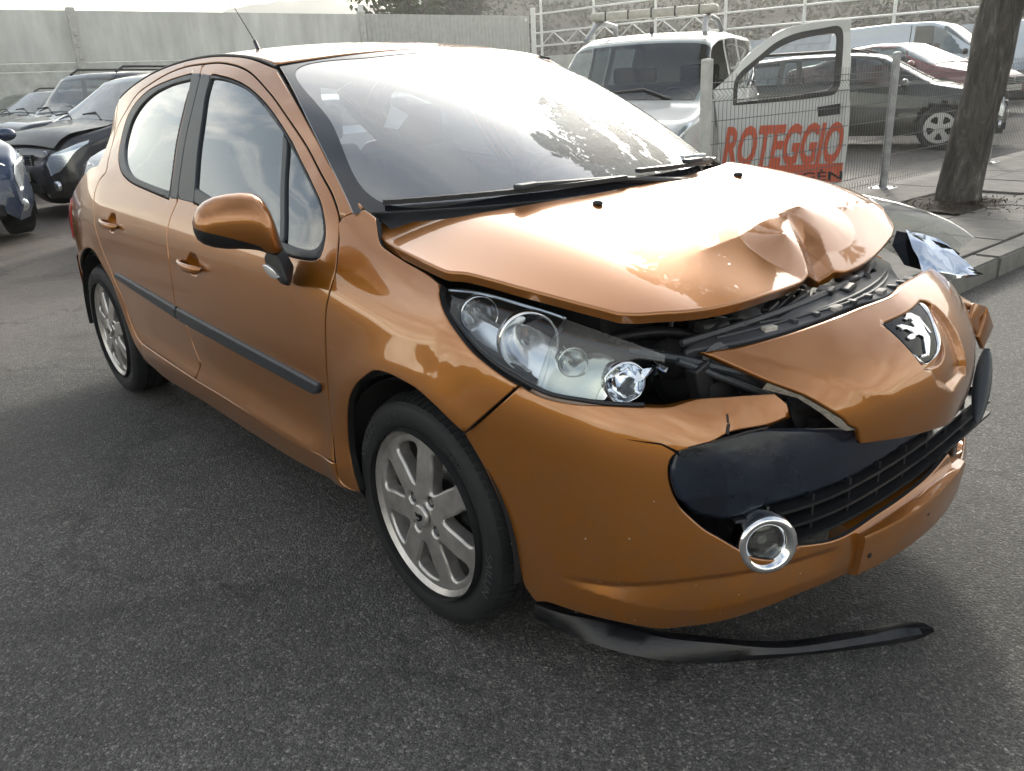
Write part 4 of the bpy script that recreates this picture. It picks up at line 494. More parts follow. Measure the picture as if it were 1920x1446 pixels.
    h=ML(nt,'MULTIPLY_ADD',v1.outputs['Distance'],-.8,0.0);h=ML(nt,'ADD',h,ML(nt,'MULTIPLY',sx.outputs[1],.45));h=ML(nt,'ADD',h,ML(nt,'MULTIPLY',v2.outputs['Distance'],-.35));h=ML(nt,'ADD',h,ML(nt,'MULTIPLY',n2.outputs[0],.5))
    bp=N(nt,'ShaderNodeBump',i_Strength=.95,i_Distance=.0045);nt.links.new(h,bp.inputs['Height']);nt.links.new(bp.outputs[0],b.inputs['Normal'])
    return m
asphalt()
M_['concrete']=noisy(P('pavement_concrete',(.15,.142,.13),.85),6,.25,.5,120,dist=.004)
M_['kerb']=noisy(P('kerb_concrete',(.17,.165,.15),.85),9,.28,.6,140,dist=.004)
M_['soil']=noisy(P('soil',(.05,.038,.028),.95),25,.5,.9,60,dist=.02)
g=mesh('ground',[(-300,-200,0),(300,-200,0),(300,300,0),(-300,300,0)],[(0,1,2,3)],'asphalt');tag(g,kind='structure')
# pavement: a slab base with flagstones laid on it, kerb stones along the road
X0,X1,Y0=-6.5,-.50,2.9
bm=bmesh.new();box(bm,((-2.6-.5)/2,(Y0+26)/2,.05),(2.1,26-Y0,.10));pv=bmobj('pavement',bm,'kerb');tag(pv,kind='structure')
rnd=random.Random(11);fl={}
def flag(sx,sy):
    k=(round(sx,2),round(sy,2))
    if k not in fl:
        bm=bmesh.new();box(bm,(0,0,0),(sx-.012,sy-.012,.03));
        bmesh.ops.bevel(bm,geom=[e for e in bm.edges],offset=.004,segments=1,affect='EDGES')
        me=bpy.data.meshes.new('flagstone');bm.to_mesh(me);bm.free();me.materials.append(M_['concrete']);fl[k]=me
    return fl[k]
TREE=(-1.42,5.95)
y=Y0
while y<17:
    d=.80 if int(y*10)%2 else .72
    for i,(xa,xb) in enumerate(((-2.55,-1.85),(-1.85,-1.17),(-1.17,-.52))):
        cx,cy=(xa+xb)/2,y+d/2
        if abs(cx-TREE[0])<.45 and abs(cy-TREE[1])<.55: continue
        o=bpy.data.objects.new('flagstone',flag(xb-xa,d));SC.collection.objects.link(o);o.parent=pv;o.location=(cx,cy,.112+rnd.uniform(-.003,.003));o.rotation_euler=(rnd.uniform(-.006,.006),rnd.uniform(-.006,.006),rnd.uniform(-.004,.004))
    y+=d
bm=bmesh.new();box(bm,(0,0,0),(.17,.985,.22));bmesh.ops.bevel(bm,geom=[e for e in bm.edges],offset=.014,segments=2,affect='EDGES')
km=bpy.data.meshes.new('kerb_stone');bm.to_mesh(km);bm.free();km.materials.append(M_['kerb'])
for k in range(22):
    o=bpy.data.objects.new('kerb_stone',km);SC.collection.objects.link(o);o.parent=pv;o.location=(-.415+rnd.uniform(-.004,.004),Y0+.5+k*1.0,.02+rnd.uniform(-.004,.004))
for k in range(2):
    o=bpy.data.objects.new('kerb_stone',km);SC.collection.objects.link(o);o.parent=pv;o.location=(-1.0-k*1.0,Y0-.09,.02);o.rotation_euler=(0,0,math.pi/2)
# tree pit soil with litter
bm=bmesh.new();bmesh.ops.create_grid(bm,x_segments=24,y_segments=24,size=.5)
for v in bm.verts: v.co.z=.118+.03*noise.noise(v.co*6)-.02*abs(v.co.x*2)**4+.05*math.exp(-(v.co.xy.length/.3)**2)
for v in bm.verts: v.co.x+=TREE[0]-.04;v.co.y+=TREE[1]
so_=bmobj('tree_pit_soil',bm,'soil',None,60);tag(so_,kind='structure')
V=[];Fc=[]
for k in range(700):
    a=rnd.uniform(0,6.28);r_=abs(rnd.gauss(0,.32));c=Vector((TREE[0]+.15+r_*math.cos(a),TREE[1]-.1+r_*math.sin(a)*1.2,.145+rnd.uniform(0,.03)));e=Vector((rnd.gauss(0,1),rnd.gauss(0,1),rnd.gauss(0,.5))).normalized()*rnd.uniform(.01,.035);f=Vector((rnd.gauss(0,1),rnd.gauss(0,1),rnd.gauss(0,.4))).normalized()*.006
    n=len(V);V+=[c-e,c+f,c+e,c-f];Fc.append((n,n+1,n+2,n+3))
lit=mesh('leaf_litter',V,Fc,'soil');tag(lit,kind='stuff')
# loose chippings on the asphalt
V=[];Fc=[]
for k in range(900):
    d=rnd.uniform(.9,7)**1.0;az=R(rnd.uniform(100,178));c=Vector((1.58+d*math.cos(az),-1.85+d*math.sin(az),0))
    if -3.1<c.x<.9 and -.75<c.y<.9: continue
    s_=rnd.uniform(.002,.006);n=len(V)
    for q in range(6):
        a=q*1.047+rnd.uniform(-.3,.3);V.append(c+Vector((math.cos(a)*s_*rnd.uniform(.7,1.3),math.sin(a)*s_*rnd.uniform(.7,1.3),-.001)))
    V.append(c+Vector((0,0,s_*.9)));Fc+=[(n+q,n+(q+1)%6,n+6) for q in range(6)]
ch=mesh('loose_chippings',V,Fc,'kerb');tag(ch,kind='stuff')

# ================================================================== the wrecked copper hatchback
car=thing('hatchback_car','copper orange five-door hatchback with crumpled bonnet and torn front bumper, nearest car','car')
def side(name,key,mat,**k):
    return panel(name,S_side,D[key],mat,k.pop('parent',car),flip=k.pop('flip',False),mirror=True,**k)
chk=S_side(np.array([-1.,-.9,-1.]),np.array([.6,.6,.7]));SF=np.cross(chk[1]-chk[0],chk[2]-chk[0])[1]>0
chk=S_bump(np.array([.5,.49,.5]),np.array([.4,.4,.45]));BF=np.cross(chk[0]-chk[1],chk[2]-chk[0])[0]<0
chk=S_nose(np.array([0,.01,0]),np.array([.7,.7,.71]));NF=np.cross(chk[1]-chk[0],chk[2]-chk[0])[0]<0
def hole_tr(key): return D[key]
# handle scoops pressed into the doors
hA=D['handle_rear'];hB=D['handle_front']
HC=[((a[0][0]+a[1][0])/2+.01,(a[0][1]+a[1][1])/2) for a in (hA,hB)]
def S_door(u,v):
    P=S_side(u,v)
    for cx,cz in HC:
        d=np.sqrt(((u-cx)/.055)**2+((v-cz-.004)/.040)**2);P[...,1]+=.022*np.clip(1-d**2.4,0,1)**1.2
    # pressed crease above the sill, widening to the front
    zc=.372+.0*u;w=sm(-2.05,-.55,u)
    P[...,1]+=-.010*w*np.clip(1-np.abs((v-.335)/.05),0,1)**.8*sm(-.36,-.5,u)
    return P
for key,wf in (('front_door','front_window_frame'),('rear_door','rear_window_frame')):
    c=HC[1] if key=='front_door' else HC[0]
    dr,dl=panel('door',S_door,D[key],'paint',car,edge_mat='under',flip=SF,mirror=True,grid=.028,holes=[D[wf]],dense=[(c[0]-.075,c[0]+.075,c[1]-.06,c[1]+.06,.007)],r=.0028,inset=.0023)
    fr_,fl_=panel('window_frame',S_side,D[wf],'trim',dr,flip=SF,mirror=True,grid=.02,holes=[D[key.replace('door','window')]],off=.001,r=.006,inset=0,thick=.02);fl_.parent=dl
    gr_,gl_=panel('window_glass',S_side,D[key.replace('door','window')],'glasssd',dr,flip=SF,mirror=True,grid=.05,off=-.007,r=0,inset=-.003,thick=.003);gl_.parent=dl
    pr_,pl_=panel('pillar_trim',S_side,D['pillar_'+key.split('_')[0]],'trim',dr,flip=SF,mirror=True,grid=.03,off=.0025,r=.004,inset=.001,thick=.008);pl_.parent=dl
    mr_,ml_=panel('side_moulding',S_side,D['moulding_'+key.split('_')[0]],'trim',dr,flip=SF,mirror=True,grid=.02,off=.013,r=.009,inset=.001,thick=.014);ml_.parent=dl
    if key=='front_door':
        a_,b_=panel('window_bar',S_side,D['window_bar'],'trim',dr,flip=SF,mirror=True,grid=.03,off=.001,r=.003,inset=0,thick=.008);b_.parent=dl
    # pull handle bridging the scoop, with a lock
    for sgn,pp in ((1,dr),(-1,dl)):
        (u0,v0),(u1,v1)=D['handle_'+key.split('_')[0]][0][:2],D['handle_'+key.split('_')[0]][1][:2]
        u0,u1=min(u0,u1)-.034,max(u0,u1)+.042;rows=[]
        for i in range(13):
            t=i/12;u=u0+(u1-u0)*t;v=v0+(v1-v0)*t
            y=float(-side_y(u,v))-.004-.030*math.sin(math.pi*min(1,max(0,t)))**.45
            rz_=.0125+.003*math.sin(math.pi*t);ry=.008;rz_*=min(1,.45+8*t*(1-t)*2)
            rows.append([(u,(y+ry*math.cos(a))*sgn,v+rz_*math.sin(a)) for a in np.linspace(0,2*math.pi,12,endpoint=False)])
        strip('door_handle',rows,'paint',pp,close=True,smooth=0,flip=sgn<0)
panel('front_wing',S_side,D['fender'],'paint',car,edge_mat='under',flip=SF,mirror=True,grid=.028,r=.0028,inset=.0023,thick=.02)
panel('sill',S_side,D['sill'],'paint',car,edge_mat='under',flip=SF,mirror=True,grid=.04,r=.005,thick=.03,off=.001)
panel('roof_rail',S_side,D['rail'],'paint',car,edge_mat='under',flip=SF,mirror=True,grid=.035,r=.004)
q1,q2=panel('rear_wing',S_side,D['quarter'],'paint',car,edge_mat='under',flip=SF,mirror=True,grid=.035,r=.005)
panel('rear_bumper_corner',S_side,D['rear_bumper_side'],'paint',car,flip=SF,mirror=True,grid=.04,r=.008)
# inner structure seen through shut lines and arches
def notch(cx,r,n=11): return [(cx+r*math.cos(a),.31+r*math.sin(a),0) for a in np.linspace(math.pi+.35,-.35,n)]
liner=[(-3.0,.28,1)]+notch(-2.54,.365)+notch(0,.37)+[(.44,.26,1),(.55,.45),(.50,.70,1),(.1,.86),(-.25,.97,1),(-.6,.90),(-1.4,.95),(-2.3,1.05),(-2.9,.98,1)]
panel('inner_body',S_side,liner,'under',car,flip=SF,mirror=True,grid=.12,r=0,thick=.03,off=-.04,step=.06)
for cx in (0,-2.54):
    for s in (-1,1):
        pr=[(.355,-.835),(.362,-.60),(.34,-.52),(.05,-.52)];rows=[[(cx+r_*math.cos(a),y*(1 if s<0 else -1),.31+r_*math.sin(a)) for r_,y in pr] for a in np.linspace(-.12,math.pi+.10,36)]
        strip('wheel_arch_liner',rows,'under',car)
bm=bmesh.new();box(bm,(-1.2,0,.24),(3.4,1.40,.10));box(bm,(-2.9,0,.45),(.2,1.3,.5));bmobj('floor_pan',bm,'under',car)
# roof
roofp=[(-1.0,-.985,1),(-1.3,-.985),(-1.8,-.985),(-2.3,-.985),(-2.59,-.985,1),(-2.66,-.5),(-2.68,0),(-2.66,.5),(-2.59,.985,1),(-2.3,.985),(-1.8,.985),(-1.3,.985),(-1.0,.985,1),(-.955,.75),(-.915,.4),(-.905,0),(-.915,-.4),(-.955,-.75)]
panel('roof',S_roof,roofp,'paint',car,edge_mat='under',sv=.56,grid=.04,r=.004,flip=False)
for s in (-1,1):
    bm=bmesh.new();tube(bm,[(x,s*(float(side_y(x,ZT(x)))-.004),float(ZT(x))+.001) for x in np.linspace(-.97,-2.58,24)],.0045,8);bmobj('roof_ditch_trim',bm,'black',car,50)
bm=bmesh.new();base=Vector((-1.481,-.393,1.480));tube(bm,[base,base+Vector((-.02,0,.03))],.007,8);bmobj('aerial_base',bm,'trim',car,50)
bm=bmesh.new();tube(bm,[base+Vector((-.02,0,.03)),base+Vector((-.37,0,.36))],[.0018,.0009],6)
for k in range(26):
    t=k/26;tube(bm,[base+Vector((-.02-.35*t,0,.03+.33*t)),base+Vector((-.02-.35*(t+.012),0,.03+.33*(t+.012)))],.0026-.0012*t,6)
bmobj('aerial',bm,'trim',car,50)
# windscreen
WS=[(-.985,.012,1),(-1.0,.5),(-.985,.985,1),(-.5,.992),(0,.994),(.5,.992),(.985,.985,1),(1.0,.5),(.985,.012,1),(.5,.0),(0,0),(-.5,0)]
WI=[(-.90,.055,0),(-.925,.5),(-.915,.93,0),(-.5,.945),(0,.95),(.5,.945),(.915,.93,0),(.925,.5),(.90,.055,0),(.5,.04),(0,.04),(-.5,.04)]
chk=S_ws(np.array([0,.01,0]),np.array([.5,.5,.51]));WF=np.cross(chk[1]-chk[0],chk[2]-chk[0])[2]<0
ws=panel('windscreen',S_ws,WS,'glassws',car,su=.7,sv=.95,grid=.05,r=0,inset=0,thick=.004,flip=WF)
panel('windscreen_border',S_ws,WS,'frit',ws,su=.7,sv=.95,grid=.05,r=0,inset=.002,thick=.001,off=.0015,flip=WF,holes=[WI])
# cowl, dashboard, seats, steering wheel
ck=[(x,y) for x,y in zip(np.linspace(-.72,.72,25),[0]*25)]
rows=[[ (.02-.33*abs(y/.765)**2.3+dx,y,1.032-.03*(y/.76)**2+dz) for y in np.linspace(-.70,.70,25)] for dx,dz in ((-.06,.018),(0,-.006),(.05,-.03),(.14,-.04),(.16,-.10))]
strip('wiper_cowl',rows,'black',car,flip=True)
rows=[[(.0-.33*abs(y/.765)**2.3+dx,y,1.0+dz) for y in np.linspace(-.66,.66,25)] for dx,dz in ((-.02,.0),(-.25,.0),(-.42,-.03),(-.5,-.10),(-.5,-.4))]
strip('dashboard',rows,'dash',car,flip=True)
bm=bmesh.new();bmesh.ops.create_uvsphere(bm,u_segments=20,v_segments=10,radius=1,matrix=Matrix.Translation((-.62,.36,.975))@Matrix.Diagonal((.12,.19,.06,1)));bmobj('instrument_hood',bm,'dash',car,60)
bm=bmesh.new();cen=Vector((-.76,.36,.93));ax=Vector((-.88,0,.48)).normalized();e1=Vector((0,1,0));e2=ax.cross(e1)
tube(bm,[cen+(e1*math.cos(a)+e2*math.sin(a))*.185 for a in np.linspace(0,2*math.pi,33)],.015,8,False)
for a in (.1,math.pi-.1,-math.pi/2): tube(bm,[cen,cen+(e1*math.cos(a)+e2*math.sin(a))*.18],.016,6)
bmobj('steering_wheel',bm,'dash',car,50)
def seat(x,y,w,back):
    rows=[]
    prof=[(.0,.30),(.02,.42),(-.05,.47),(-.30,.46),(-.42,.50),(-.55,.80),(-.62,1.04),(-.66,1.05),(-.68,1.0),(-.62,.70),(-.55,.40),(-.5,.30)]
    for yy,sc in ((-w/2,.9),(-w/2+.03,1),(0,1.0),(w/2-.03,1),(w/2,.9)):
        rows.append([(x+px_*sc,y+yy,.12+(pz-.12)*sc) for px_,pz in prof])
    s=strip('seat',rows,'seat',car,close=True,smooth=60)
    for hy in ([0] if w<.8 else [-.38,.38]):
        bm=bmesh.new();bmesh.ops.create_cube(bm,size=1,matrix=Matrix.Translation((x-.66,y+hy,1.16))@Matrix.Diagonal((.10,.25,.18,1)));bmobj('headrest',bm,'seat',s,60,bevel=.04,seg=4)
seat(-.95,-.37,.5,0);seat(-.95,.37,.5,0);seat(-1.85,0,1.2,0)
bm=bmesh.new();bmesh.ops.create_cube(bm,size=1,matrix=Matrix.Translation((-.93,0,1.33))@Matrix.Diagonal((.02,.20,.06,1)));bmobj('interior_mirror',bm,'black',car,60,bevel=.008)
# papers seen through the glass
mesh('paper_sheet',[(-.62,-.44,1.22),(-.59,-.41,1.21),(-.60,-.36,1.25),(-.63,-.40,1.28)],[(0,1,2,3)],'white',car)
# tailgate, rear bumper, lamps
rows=[]
for x,z,w in ((-2.66,1.395,.50),(-2.76,1.375,.50),(-2.84,1.22,.55),(-2.93,1.07,.60),(-3.02,.97,.66),(-3.09,.86,.72),(-3.12,.62,.75)):
    rows.append([(x+.09*(abs(y)**3),y*w,z-.03*abs(y)**3) for y in np.linspace(-1,1,15)])
tg=strip('tailgate',rows,'paint',car,smooth=35)
strip('rear_window_glass',[[(x-.008,y,z) for x,y,z in r_] for r_ in (rows[1][2:-2],rows[2][2:-2],rows[3][2:-2])],'frit',tg)
rows=[[(x+.16*(abs(y)**4),y*.80,z) for y in np.linspace(-1,1,19)] for x,z in ((-3.08,.64),(-3.16,.60),(-3.17,.50),(-3.16,.40),(-3.10,.25),(-3.0,.22))]
strip('rear_bumper',rows,'paint',car,smooth=40)
for s in (-1,1):
    P_=[(-2.85,.90),(-2.91,.868),(-2.97,.83),(-3.01,.79),(-3.02,.70),(-2.98,.68),(-2.92,.72),(-2.86,.82)]
    o=panel('tail_light',S_side,[(a,b,0) for a,b in P_],'red',car,flip=SF,grid=.03,off=.006,r=.012,inset=0,thick=.03,mirror=True) if s<0 else None
# ------------------------------------------------------------------ bonnet
bon=panel('bonnet',S_bon,D['bonnet'],'paint',car,grid=.03,r=.006,thick=.018,step=.015,dense=[(.28,.66,-.30,.38,.006)],fn=None)
rows=[[(x,y,float(bon_z(x,y))-.035) for y in np.linspace(-.6,.52,20)] for x in np.linspace(-.15,.50,12)]
strip('bonnet_liner',rows,'under',bon)
for (u,v,_) in D['washer']:
    bm=bmesh.new();bmesh.ops.create_uvsphere(bm,u_segments=14,v_segments=8,radius=1,matrix=Matrix.Translation((u,v,float(bon_z(u,v))+.004))@Matrix.Diagonal((.016,.012,.008,1)));bmobj('washer_jet',bm,'black',bon,60)
# engine bay
def ENG():
    rnd=random.Random(17)
    # slam panel, air duct, battery box, wiring looms, coolant cap
    rows=[[(.50-.22*(y/.6)**2+dx,y,.735+dz) for y in np.linspace(-.60,.50,25)] for dx,dz in ((-.05,-.03),(-.05,.012),(-.02,.018),(.01,.008),(.012,-.04))]
    strip('slam_panel',rows,'trim',car,smooth=35)
    bm=bmesh.new();box(bm,(.22,-.42,.76),(.22,.18,.16));bmobj('battery_box',bm,'black',car,0,bevel=.012)
    bm=bmesh.new();tube(bm,[(.33,-.25,.78),(.38,-.12,.80),(.36,.05,.80),(.30,.18,.78)],.045,16)
    for k in range(9): tube(bm,[(.36+.002*k,-.18+.035*k,.796),(.36+.002*k,-.170+.035*k,.797)],.051,16)
    bmobj('air_duct',bm,'black',car,40)
    bm=bmesh.new();bmesh.ops.create_cone(bm,cap_ends=True,segments=20,radius1=.035,radius2=.032,depth=.03,matrix=Matrix.Translation((.30,-.52,.86)));bmobj('filler_cap',bm,'metal',car,40)
    for k in range(7):
        y=rnd.uniform(-.5,.3);x=rnd.uniform(.30,.52);hose([(x,y,.74),(x+rnd.uniform(-.05,.06),y+.08,.80),(x+rnd.uniform(-.05,.05),y+.18,.77),(x,y+.26,.72)],rnd.uniform(.004,.010),rnd.choice(['black','trim','metal']),name='wiring_loom')
    for y in (-.48,-.30,.02,.25):
        x=.49-.22*(y/.6)**2;bm=bmesh.new();bmesh.ops.create_cone(bm,cap_ends=True,segments=6,radius1=.009,radius2=.009,depth=.01,matrix=Matrix.Translation((x,y,.757)));bmobj('panel_bolt',bm,'metal',car)
    # strut and bracket between headlight and nose
    bm=bmesh.new();box(bm,(.60,-.50,.70),(.03,.05,.14),Matrix.Rotation(.3,3,'X'));box(bm,(.58,-.46,.64),(.10,.03,.03));bmobj('lamp_bracket',bm,'black',car,0,bevel=.004)
    bm=bmesh.new();tube(bm,[(.50,-.62,.80),(.58,-.53,.775),(.66,-.43,.735)],[.010,.009,.006],6);bmobj('lamp_top_rail',bm,'trim',car,50)
bm=bmesh.new()
box(bm,(.10,0,.55),(1.0,1.2,.05));box(bm,(-.35,0,.75),(.04,1.3,.5));box(bm,(.0,.62,.7),(.8,.04,.3))
bmobj('engine_bay_floor',bm,'under',car)
bm=bmesh.new();rnd=random.Random(7)
for k in range(16):
    x=rnd.uniform(.05,.5);y=rnd.uniform(-.5,.45);z=rnd.uniform(.60,.76);s_=rnd.uniform(.04,.11)
    bmesh.ops.create_icosphere(bm,subdivisions=2,radius=1,matrix=Matrix.Translation((x,y,z))@Matrix.Rotation(rnd.uniform(0,3),4,'Z')@Matrix.Diagonal((s_,s_*.7,s_*.8,1)))
for k in range(9):
    x=rnd.uniform(.1,.45);y=rnd.uniform(-.45,.4);box(bm,(x,y,.68),(.12,.10,.12),Matrix.Rotation(rnd.uniform(0,3),3,'Z'))
bmobj('engine',bm,'under',car,60,bevel=0)
bm=bmesh.new()
for v in bmesh.ops.create_icosphere(bm,subdivisions=4,radius=1,matrix=Matrix.Translation((.45,-.13,.735))@Matrix.Rotation(.5,4,'Y')@Matrix.Diagonal((.07,.06,.085,1)))['verts']:
    v.co+=Vector((1,1,1))*.012*noise.noise(v.co*30)
box(bm,(.46,.05,.74),(.10,.08,.09),Matrix.Rotation(.4,3,'Z'));tube(bm,[(.42,-.2,.70),(.46,-.24,.76),(.44,-.30,.76)],.022,10)
bmobj('engine_casting',bm,'metal',car,60)
def hose(pts,r,mat='black',n=24,name='hose'):
    P_=[Vector(p) for p in pts];o=[]
    for i in range(len(P_)-1):
        a,b,c,d=P_[max(i-1,0)],P_[i],P_[i+1],P_[min(i+2,len(P_)-1)]
        for k in range(6):
            t=k/6;o.append(.5*((2*b)+(c-a)*t+(2*a-5*b+4*c-d)*t*t+(3*b-a-3*c+d)*t**3))
    o.append(P_[-1]);bm=bmesh.new();tube(bm,o,r,10);return bmobj(name,bm,mat,car,60)
hose([(.50,-.36,.70),(.56,-.42,.745),(.60,-.43,.74),(.63,-.38,.70),(.64,-.30,.62)],.030,'trim')
hose([(.58,-.56,.78),(.64,-.45,.72),(.68,-.38,.68)],.008,'trim')
hose([(.60,-.55,.66),(.66,-.40,.67),(.70,-.25,.66),(.72,-.1,.62)],.012,'black')
hose([(.3,-.5,.75),(.42,-.42,.78),(.46,-.3,.74),(.40,-.15,.72)],.014,'black')
bm=bmesh.new();tube(bm,[(.578,-.435,.762),(.592,-.437,.757)],.033,14);bmobj('hose_clip',bm,'silver',car,40)
bm=bmesh.new()
for k in range(10):
    a=(.52+.005*k,-.58+.012*k,.79-.004*k);box(bm,a,(.02,.012,.02),Matrix.Rotation(k*.6,3,'Z'));
tube(bm,[(.50,-.60,.79),(.55,-.55,.785),(.57,-.52,.775),(.62,-.47,.75)],.006,6)
bmobj('wiring_block',bm,'black',car,0,bevel=.002)
ENG()
# impact beam and radiator behind the torn nose
rows=[[(.70-.25*(y/.65)**2+dx,y,.56+dz) for y in np.linspace(-.62,.62,21)] for dx,dz in ((0,-.06),(.03,-.05),(.03,.05),(0,.06),(-.03,.05),(-.03,-.05))]
strip('impact_beam',rows,'under',car,close=False)
bm=bmesh.new();box(bm,(.60,0,.50),(.04,1.0,.44));bmobj('radiator',bm,'under',car)
# ------------------------------------------------------------------ front bumper
def bumps(u,v):
    return 0
bpr=panel('front_bumper',S_bump,[tuple(p) for p in D['bumper']],'paint',car,edge_mat='under',su=1.2,grid=.026,r=.0032,inset=.0004,thick=.010,flip=BF,step=.012,dense=[(.18,.74,.25,.37,.0055)])
# return flange on top of the torn arm, catching the light differently
fl=[p for p in D['bumper'][2:14]]
rows=[]
for off_,dz in ((0,0),(-.035,.012),(-.05,.0)):
    r_=[]
    for p in fl:
        q,n_,_,_=surf_eval(S_bump,np.array([p[0]]),np.array([p[1]]),BF);r_.append(tuple(q[0]+n_[0]*off_+np.array([0,0,dz-.003])))
    rows.append(r_)
strip('bumper_flange',rows,'paint',bpr,smooth=30,flip=True)
# crack line in the bumper: a thin wedge-shaped split with a raised lip
ck=[]
for i,(u,v,_) in enumerate(D['crack']):
    q,n_,_,_=surf_eval(S_bump,np.array([u]),np.array([v]),BF);ck.append((q[0],n_[0]))
V=[];w_=[.0004,.0014,.002,.003,.005]
for (q,n_),w in zip(ck,w_): V+= [q+n_*.0012+np.array([0,0,w]),q+n_*.0012-np.array([0,0,w])]
mesh('bumper_crack',V,[(2*i,2*i+2,2*i+3,2*i+1) for i in range(4)],'gloss',bpr)
# scrapes of bare plastic on the torn arm
def decal(name,S,poly,mat,par,off,flip,su=1.2,jag=.0):
    return panel(name,S,poly,mat,par,su=su,grid=.02,r=0,thick=.0005,inset=0,off=off,flip=flip,step=.006,jag=jag)
# scuffs on the torn arm, stone chips
for q_ in [D['scuffs'][k] for k in (3,6,7,8)]:
    decal('scuff_mark',S_bump,[(*p,1) for p in q_],'scuff',bpr,.0012,BF)
V=[];Fc=[];rr_=random.Random(2)
for S__,lst,su_,fl_,n0 in ((S_bump,D['chips'],1.2,BF,0),):
    for u,v in lst:
        s_=rr_.uniform(.0008,.0022)
        k=len(V)
        for a in range(5):
            q,n_,_,_=surf_eval(S__,np.array([u+math.cos(a*1.257)*s_/1.2]),np.array([v+math.sin(a*1.257)*s_*rr_.uniform(.6,1.2)]),fl_);V.append(q[0]+n_[0]*.0008)
        Fc.append(tuple(range(k,k+5)))
ch_=mesh('stone_chips',V,Fc,'chip',bpr);tag(ch_,kind='stuff')
# plate mount box
pm=D['plate_mount'];bm=bmesh.new()
sec=[]
for y in np.linspace(-.262,.262,9):
    xo=.885-.10*(y/.5)**2;sec.append([(xo-.07,y,.372),(xo+.012,y,.362),(xo+.016,y,.354),(xo+.006,y,.262),(xo-.004,y,.256),(xo-.07,y,.25)])
ob=strip('plate_mount',sec,'paint',bpr,smooth=35)
for s in (0,-1):
    me_=sec[s];mesh('plate_mount_end',me_,[tuple(range(6)) if s else tuple(range(6))[::-1]],'paint',ob)
for y,z in ((-.235,.305),(.0,.325)):
    bm=bmesh.new();bmesh.ops.create_cone(bm,cap_ends=True,segments=14,radius1=.006,radius2=.006,depth=.004,matrix=Matrix.Translation((.885-.10*(y/.5)**2+.011,y,z))@Matrix.Rotation(R(90),4,'Y'));bmobj('screw_hole',bm,'under',ob)
# black bumper insert (scuffed) and the lower grille
def ins_off(u,v): return -.030+.044*sm(.515,.545,v+.05*(u-.35))-.055*sm(.570,.635,v)*sm(.16,.30,u)+.006*np.sin(u*17)*sm(.1,.3,u)-.010*sm(.30,.22,u)*sm(.54,.57,v)
panel('bumper_insert',S_bump,D['insert'],'foam',car,su=1.2,grid=.018,r=.012,thick=.05,off=0,fn=ins_off,flip=BF,step=.015)
def bump_pt(u,z,off):
    q,n_,_,_=surf_eval(S_bump,np.array([float(u)]),np.array([float(z)]),BF);return q[0]+n_[0]*off
us=np.linspace(-.42,.42,23)
gr=None
rows=[[bump_pt(u,z,-.11) for u in us] for z in (.34,.52)];gr=strip('lower_grille',rows,'under',car)
for z in (.395,.43,.465):
    bm=bmesh.new()
    for i in range(len(us)-1):
        a=Vector(bump_pt(us[i],z,-.045));b=Vector(bump_pt(us[i+1],z,-.045));c=(a+b)/2;d=b-a
        box(bm,c,(.05,d.length*1.03,.007),Matrix.Rotation(math.atan2(-d.x,d.y),3,'Z'))
    bmobj('grille_slat',bm,'black',gr)
for u in np.linspace(-.38,.36,9):
    a=Vector(bump_pt(u,.43,-.055));b=Vector(bump_pt(u+.01,.43,-.055));d=b-a;bm=bmesh.new();box(bm,a,(.04,.006,.11),Matrix.Rotation(math.atan2(-d.x,d.y),3,'Z'));bmobj('grille_post',bm,'black',gr)
# chrome ringed fog lamp
u,v,_=D['fog'][0];c=Vector(bump_pt(u,v+.004,-.004));n_=Vector((.80,-.55,.10)).normalized()
prof=[(.034,-.04),(.035,-.014),(.039,-.002),(.048,.010),(.057,.013),(.063,.008),(.066,-.004),(.066,-.03)]
V,Fc=lathe(prof,48,'x');q=n_.to_track_quat('X','Z').to_matrix();V=[c+q@Vector(p) for p in V]
fg=mesh('fog_lamp',V,Fc,'chrome',car,True)
V,Fc=lathe([(.0,-.038),(.036,-.036),(.041,-.03)],32,'x');mesh('reflector',[c+q@Vector(p) for p in V],Fc,'black',fg,True)
V,Fc=lathe([(.0,-.012),(.02,-.013),(.041,-.020)],32,'x');mesh('lens',[c+q@Vector(p) for p in V],Fc,'lens2',fg,True)
bm=bmesh.new();bmesh.ops.create_cone(bm,cap_ends=True,segments=16,radius1=.014,radius2=.010,depth=.012,matrix=Matrix.Translation(c+q@Vector((-.03,0,.0)))@q.to_4x4()@Matrix.Rotation(R(90),4,'Y'));bmobj('bulb_shield',bm,'metal',fg,30)
# ------------------------------------------------------------------ nose panel with the badge
ER=D['emblem_recess']
CH=np.array(D['chan'])
def S_nose2(u,v):
    P=S_nose(u,v)
    # crease running down to the badge, either side of the central spine
    P[...,0]+=.010*np.exp(-((u-.04)/.10)**2)
    # sharp-edged channel that runs round the badge and opens below it
    Q=np.stack([np.ravel(u+0*v),np.ravel(v+0*u)],1);ins=inside(Q,CH);dd,_=bdist(Q,[CH]);h=np.where(ins,np.clip(dd/.014,0,1),0).reshape(P.shape[:-1])
    P[...,0]-=.016*h
    P[...,0]+=.004*np.exp(-((v-.70+.45*(u+.25))/.02)**2)*sm(-.12,-.3,u)
    return P
ns=panel('nose_panel',S_nose2,D['nose'],'paint',car,grid=.018,r=.005,thick=.010,flip=NF,step=.011,holes=[ER],jag=.0,dense=[(-.1,.3,.56,.80,.006)])
ns['label']='torn copper nose panel carrying the badge'
S_in=lambda u,v:S_nose(u,v)-np.array([.012,0,0])
bw=panel('badge_well',S_in,ER,'paint',ns,grid=.02,r=0,thick=.002,inset=-.006,off=-.006,flip=NF)
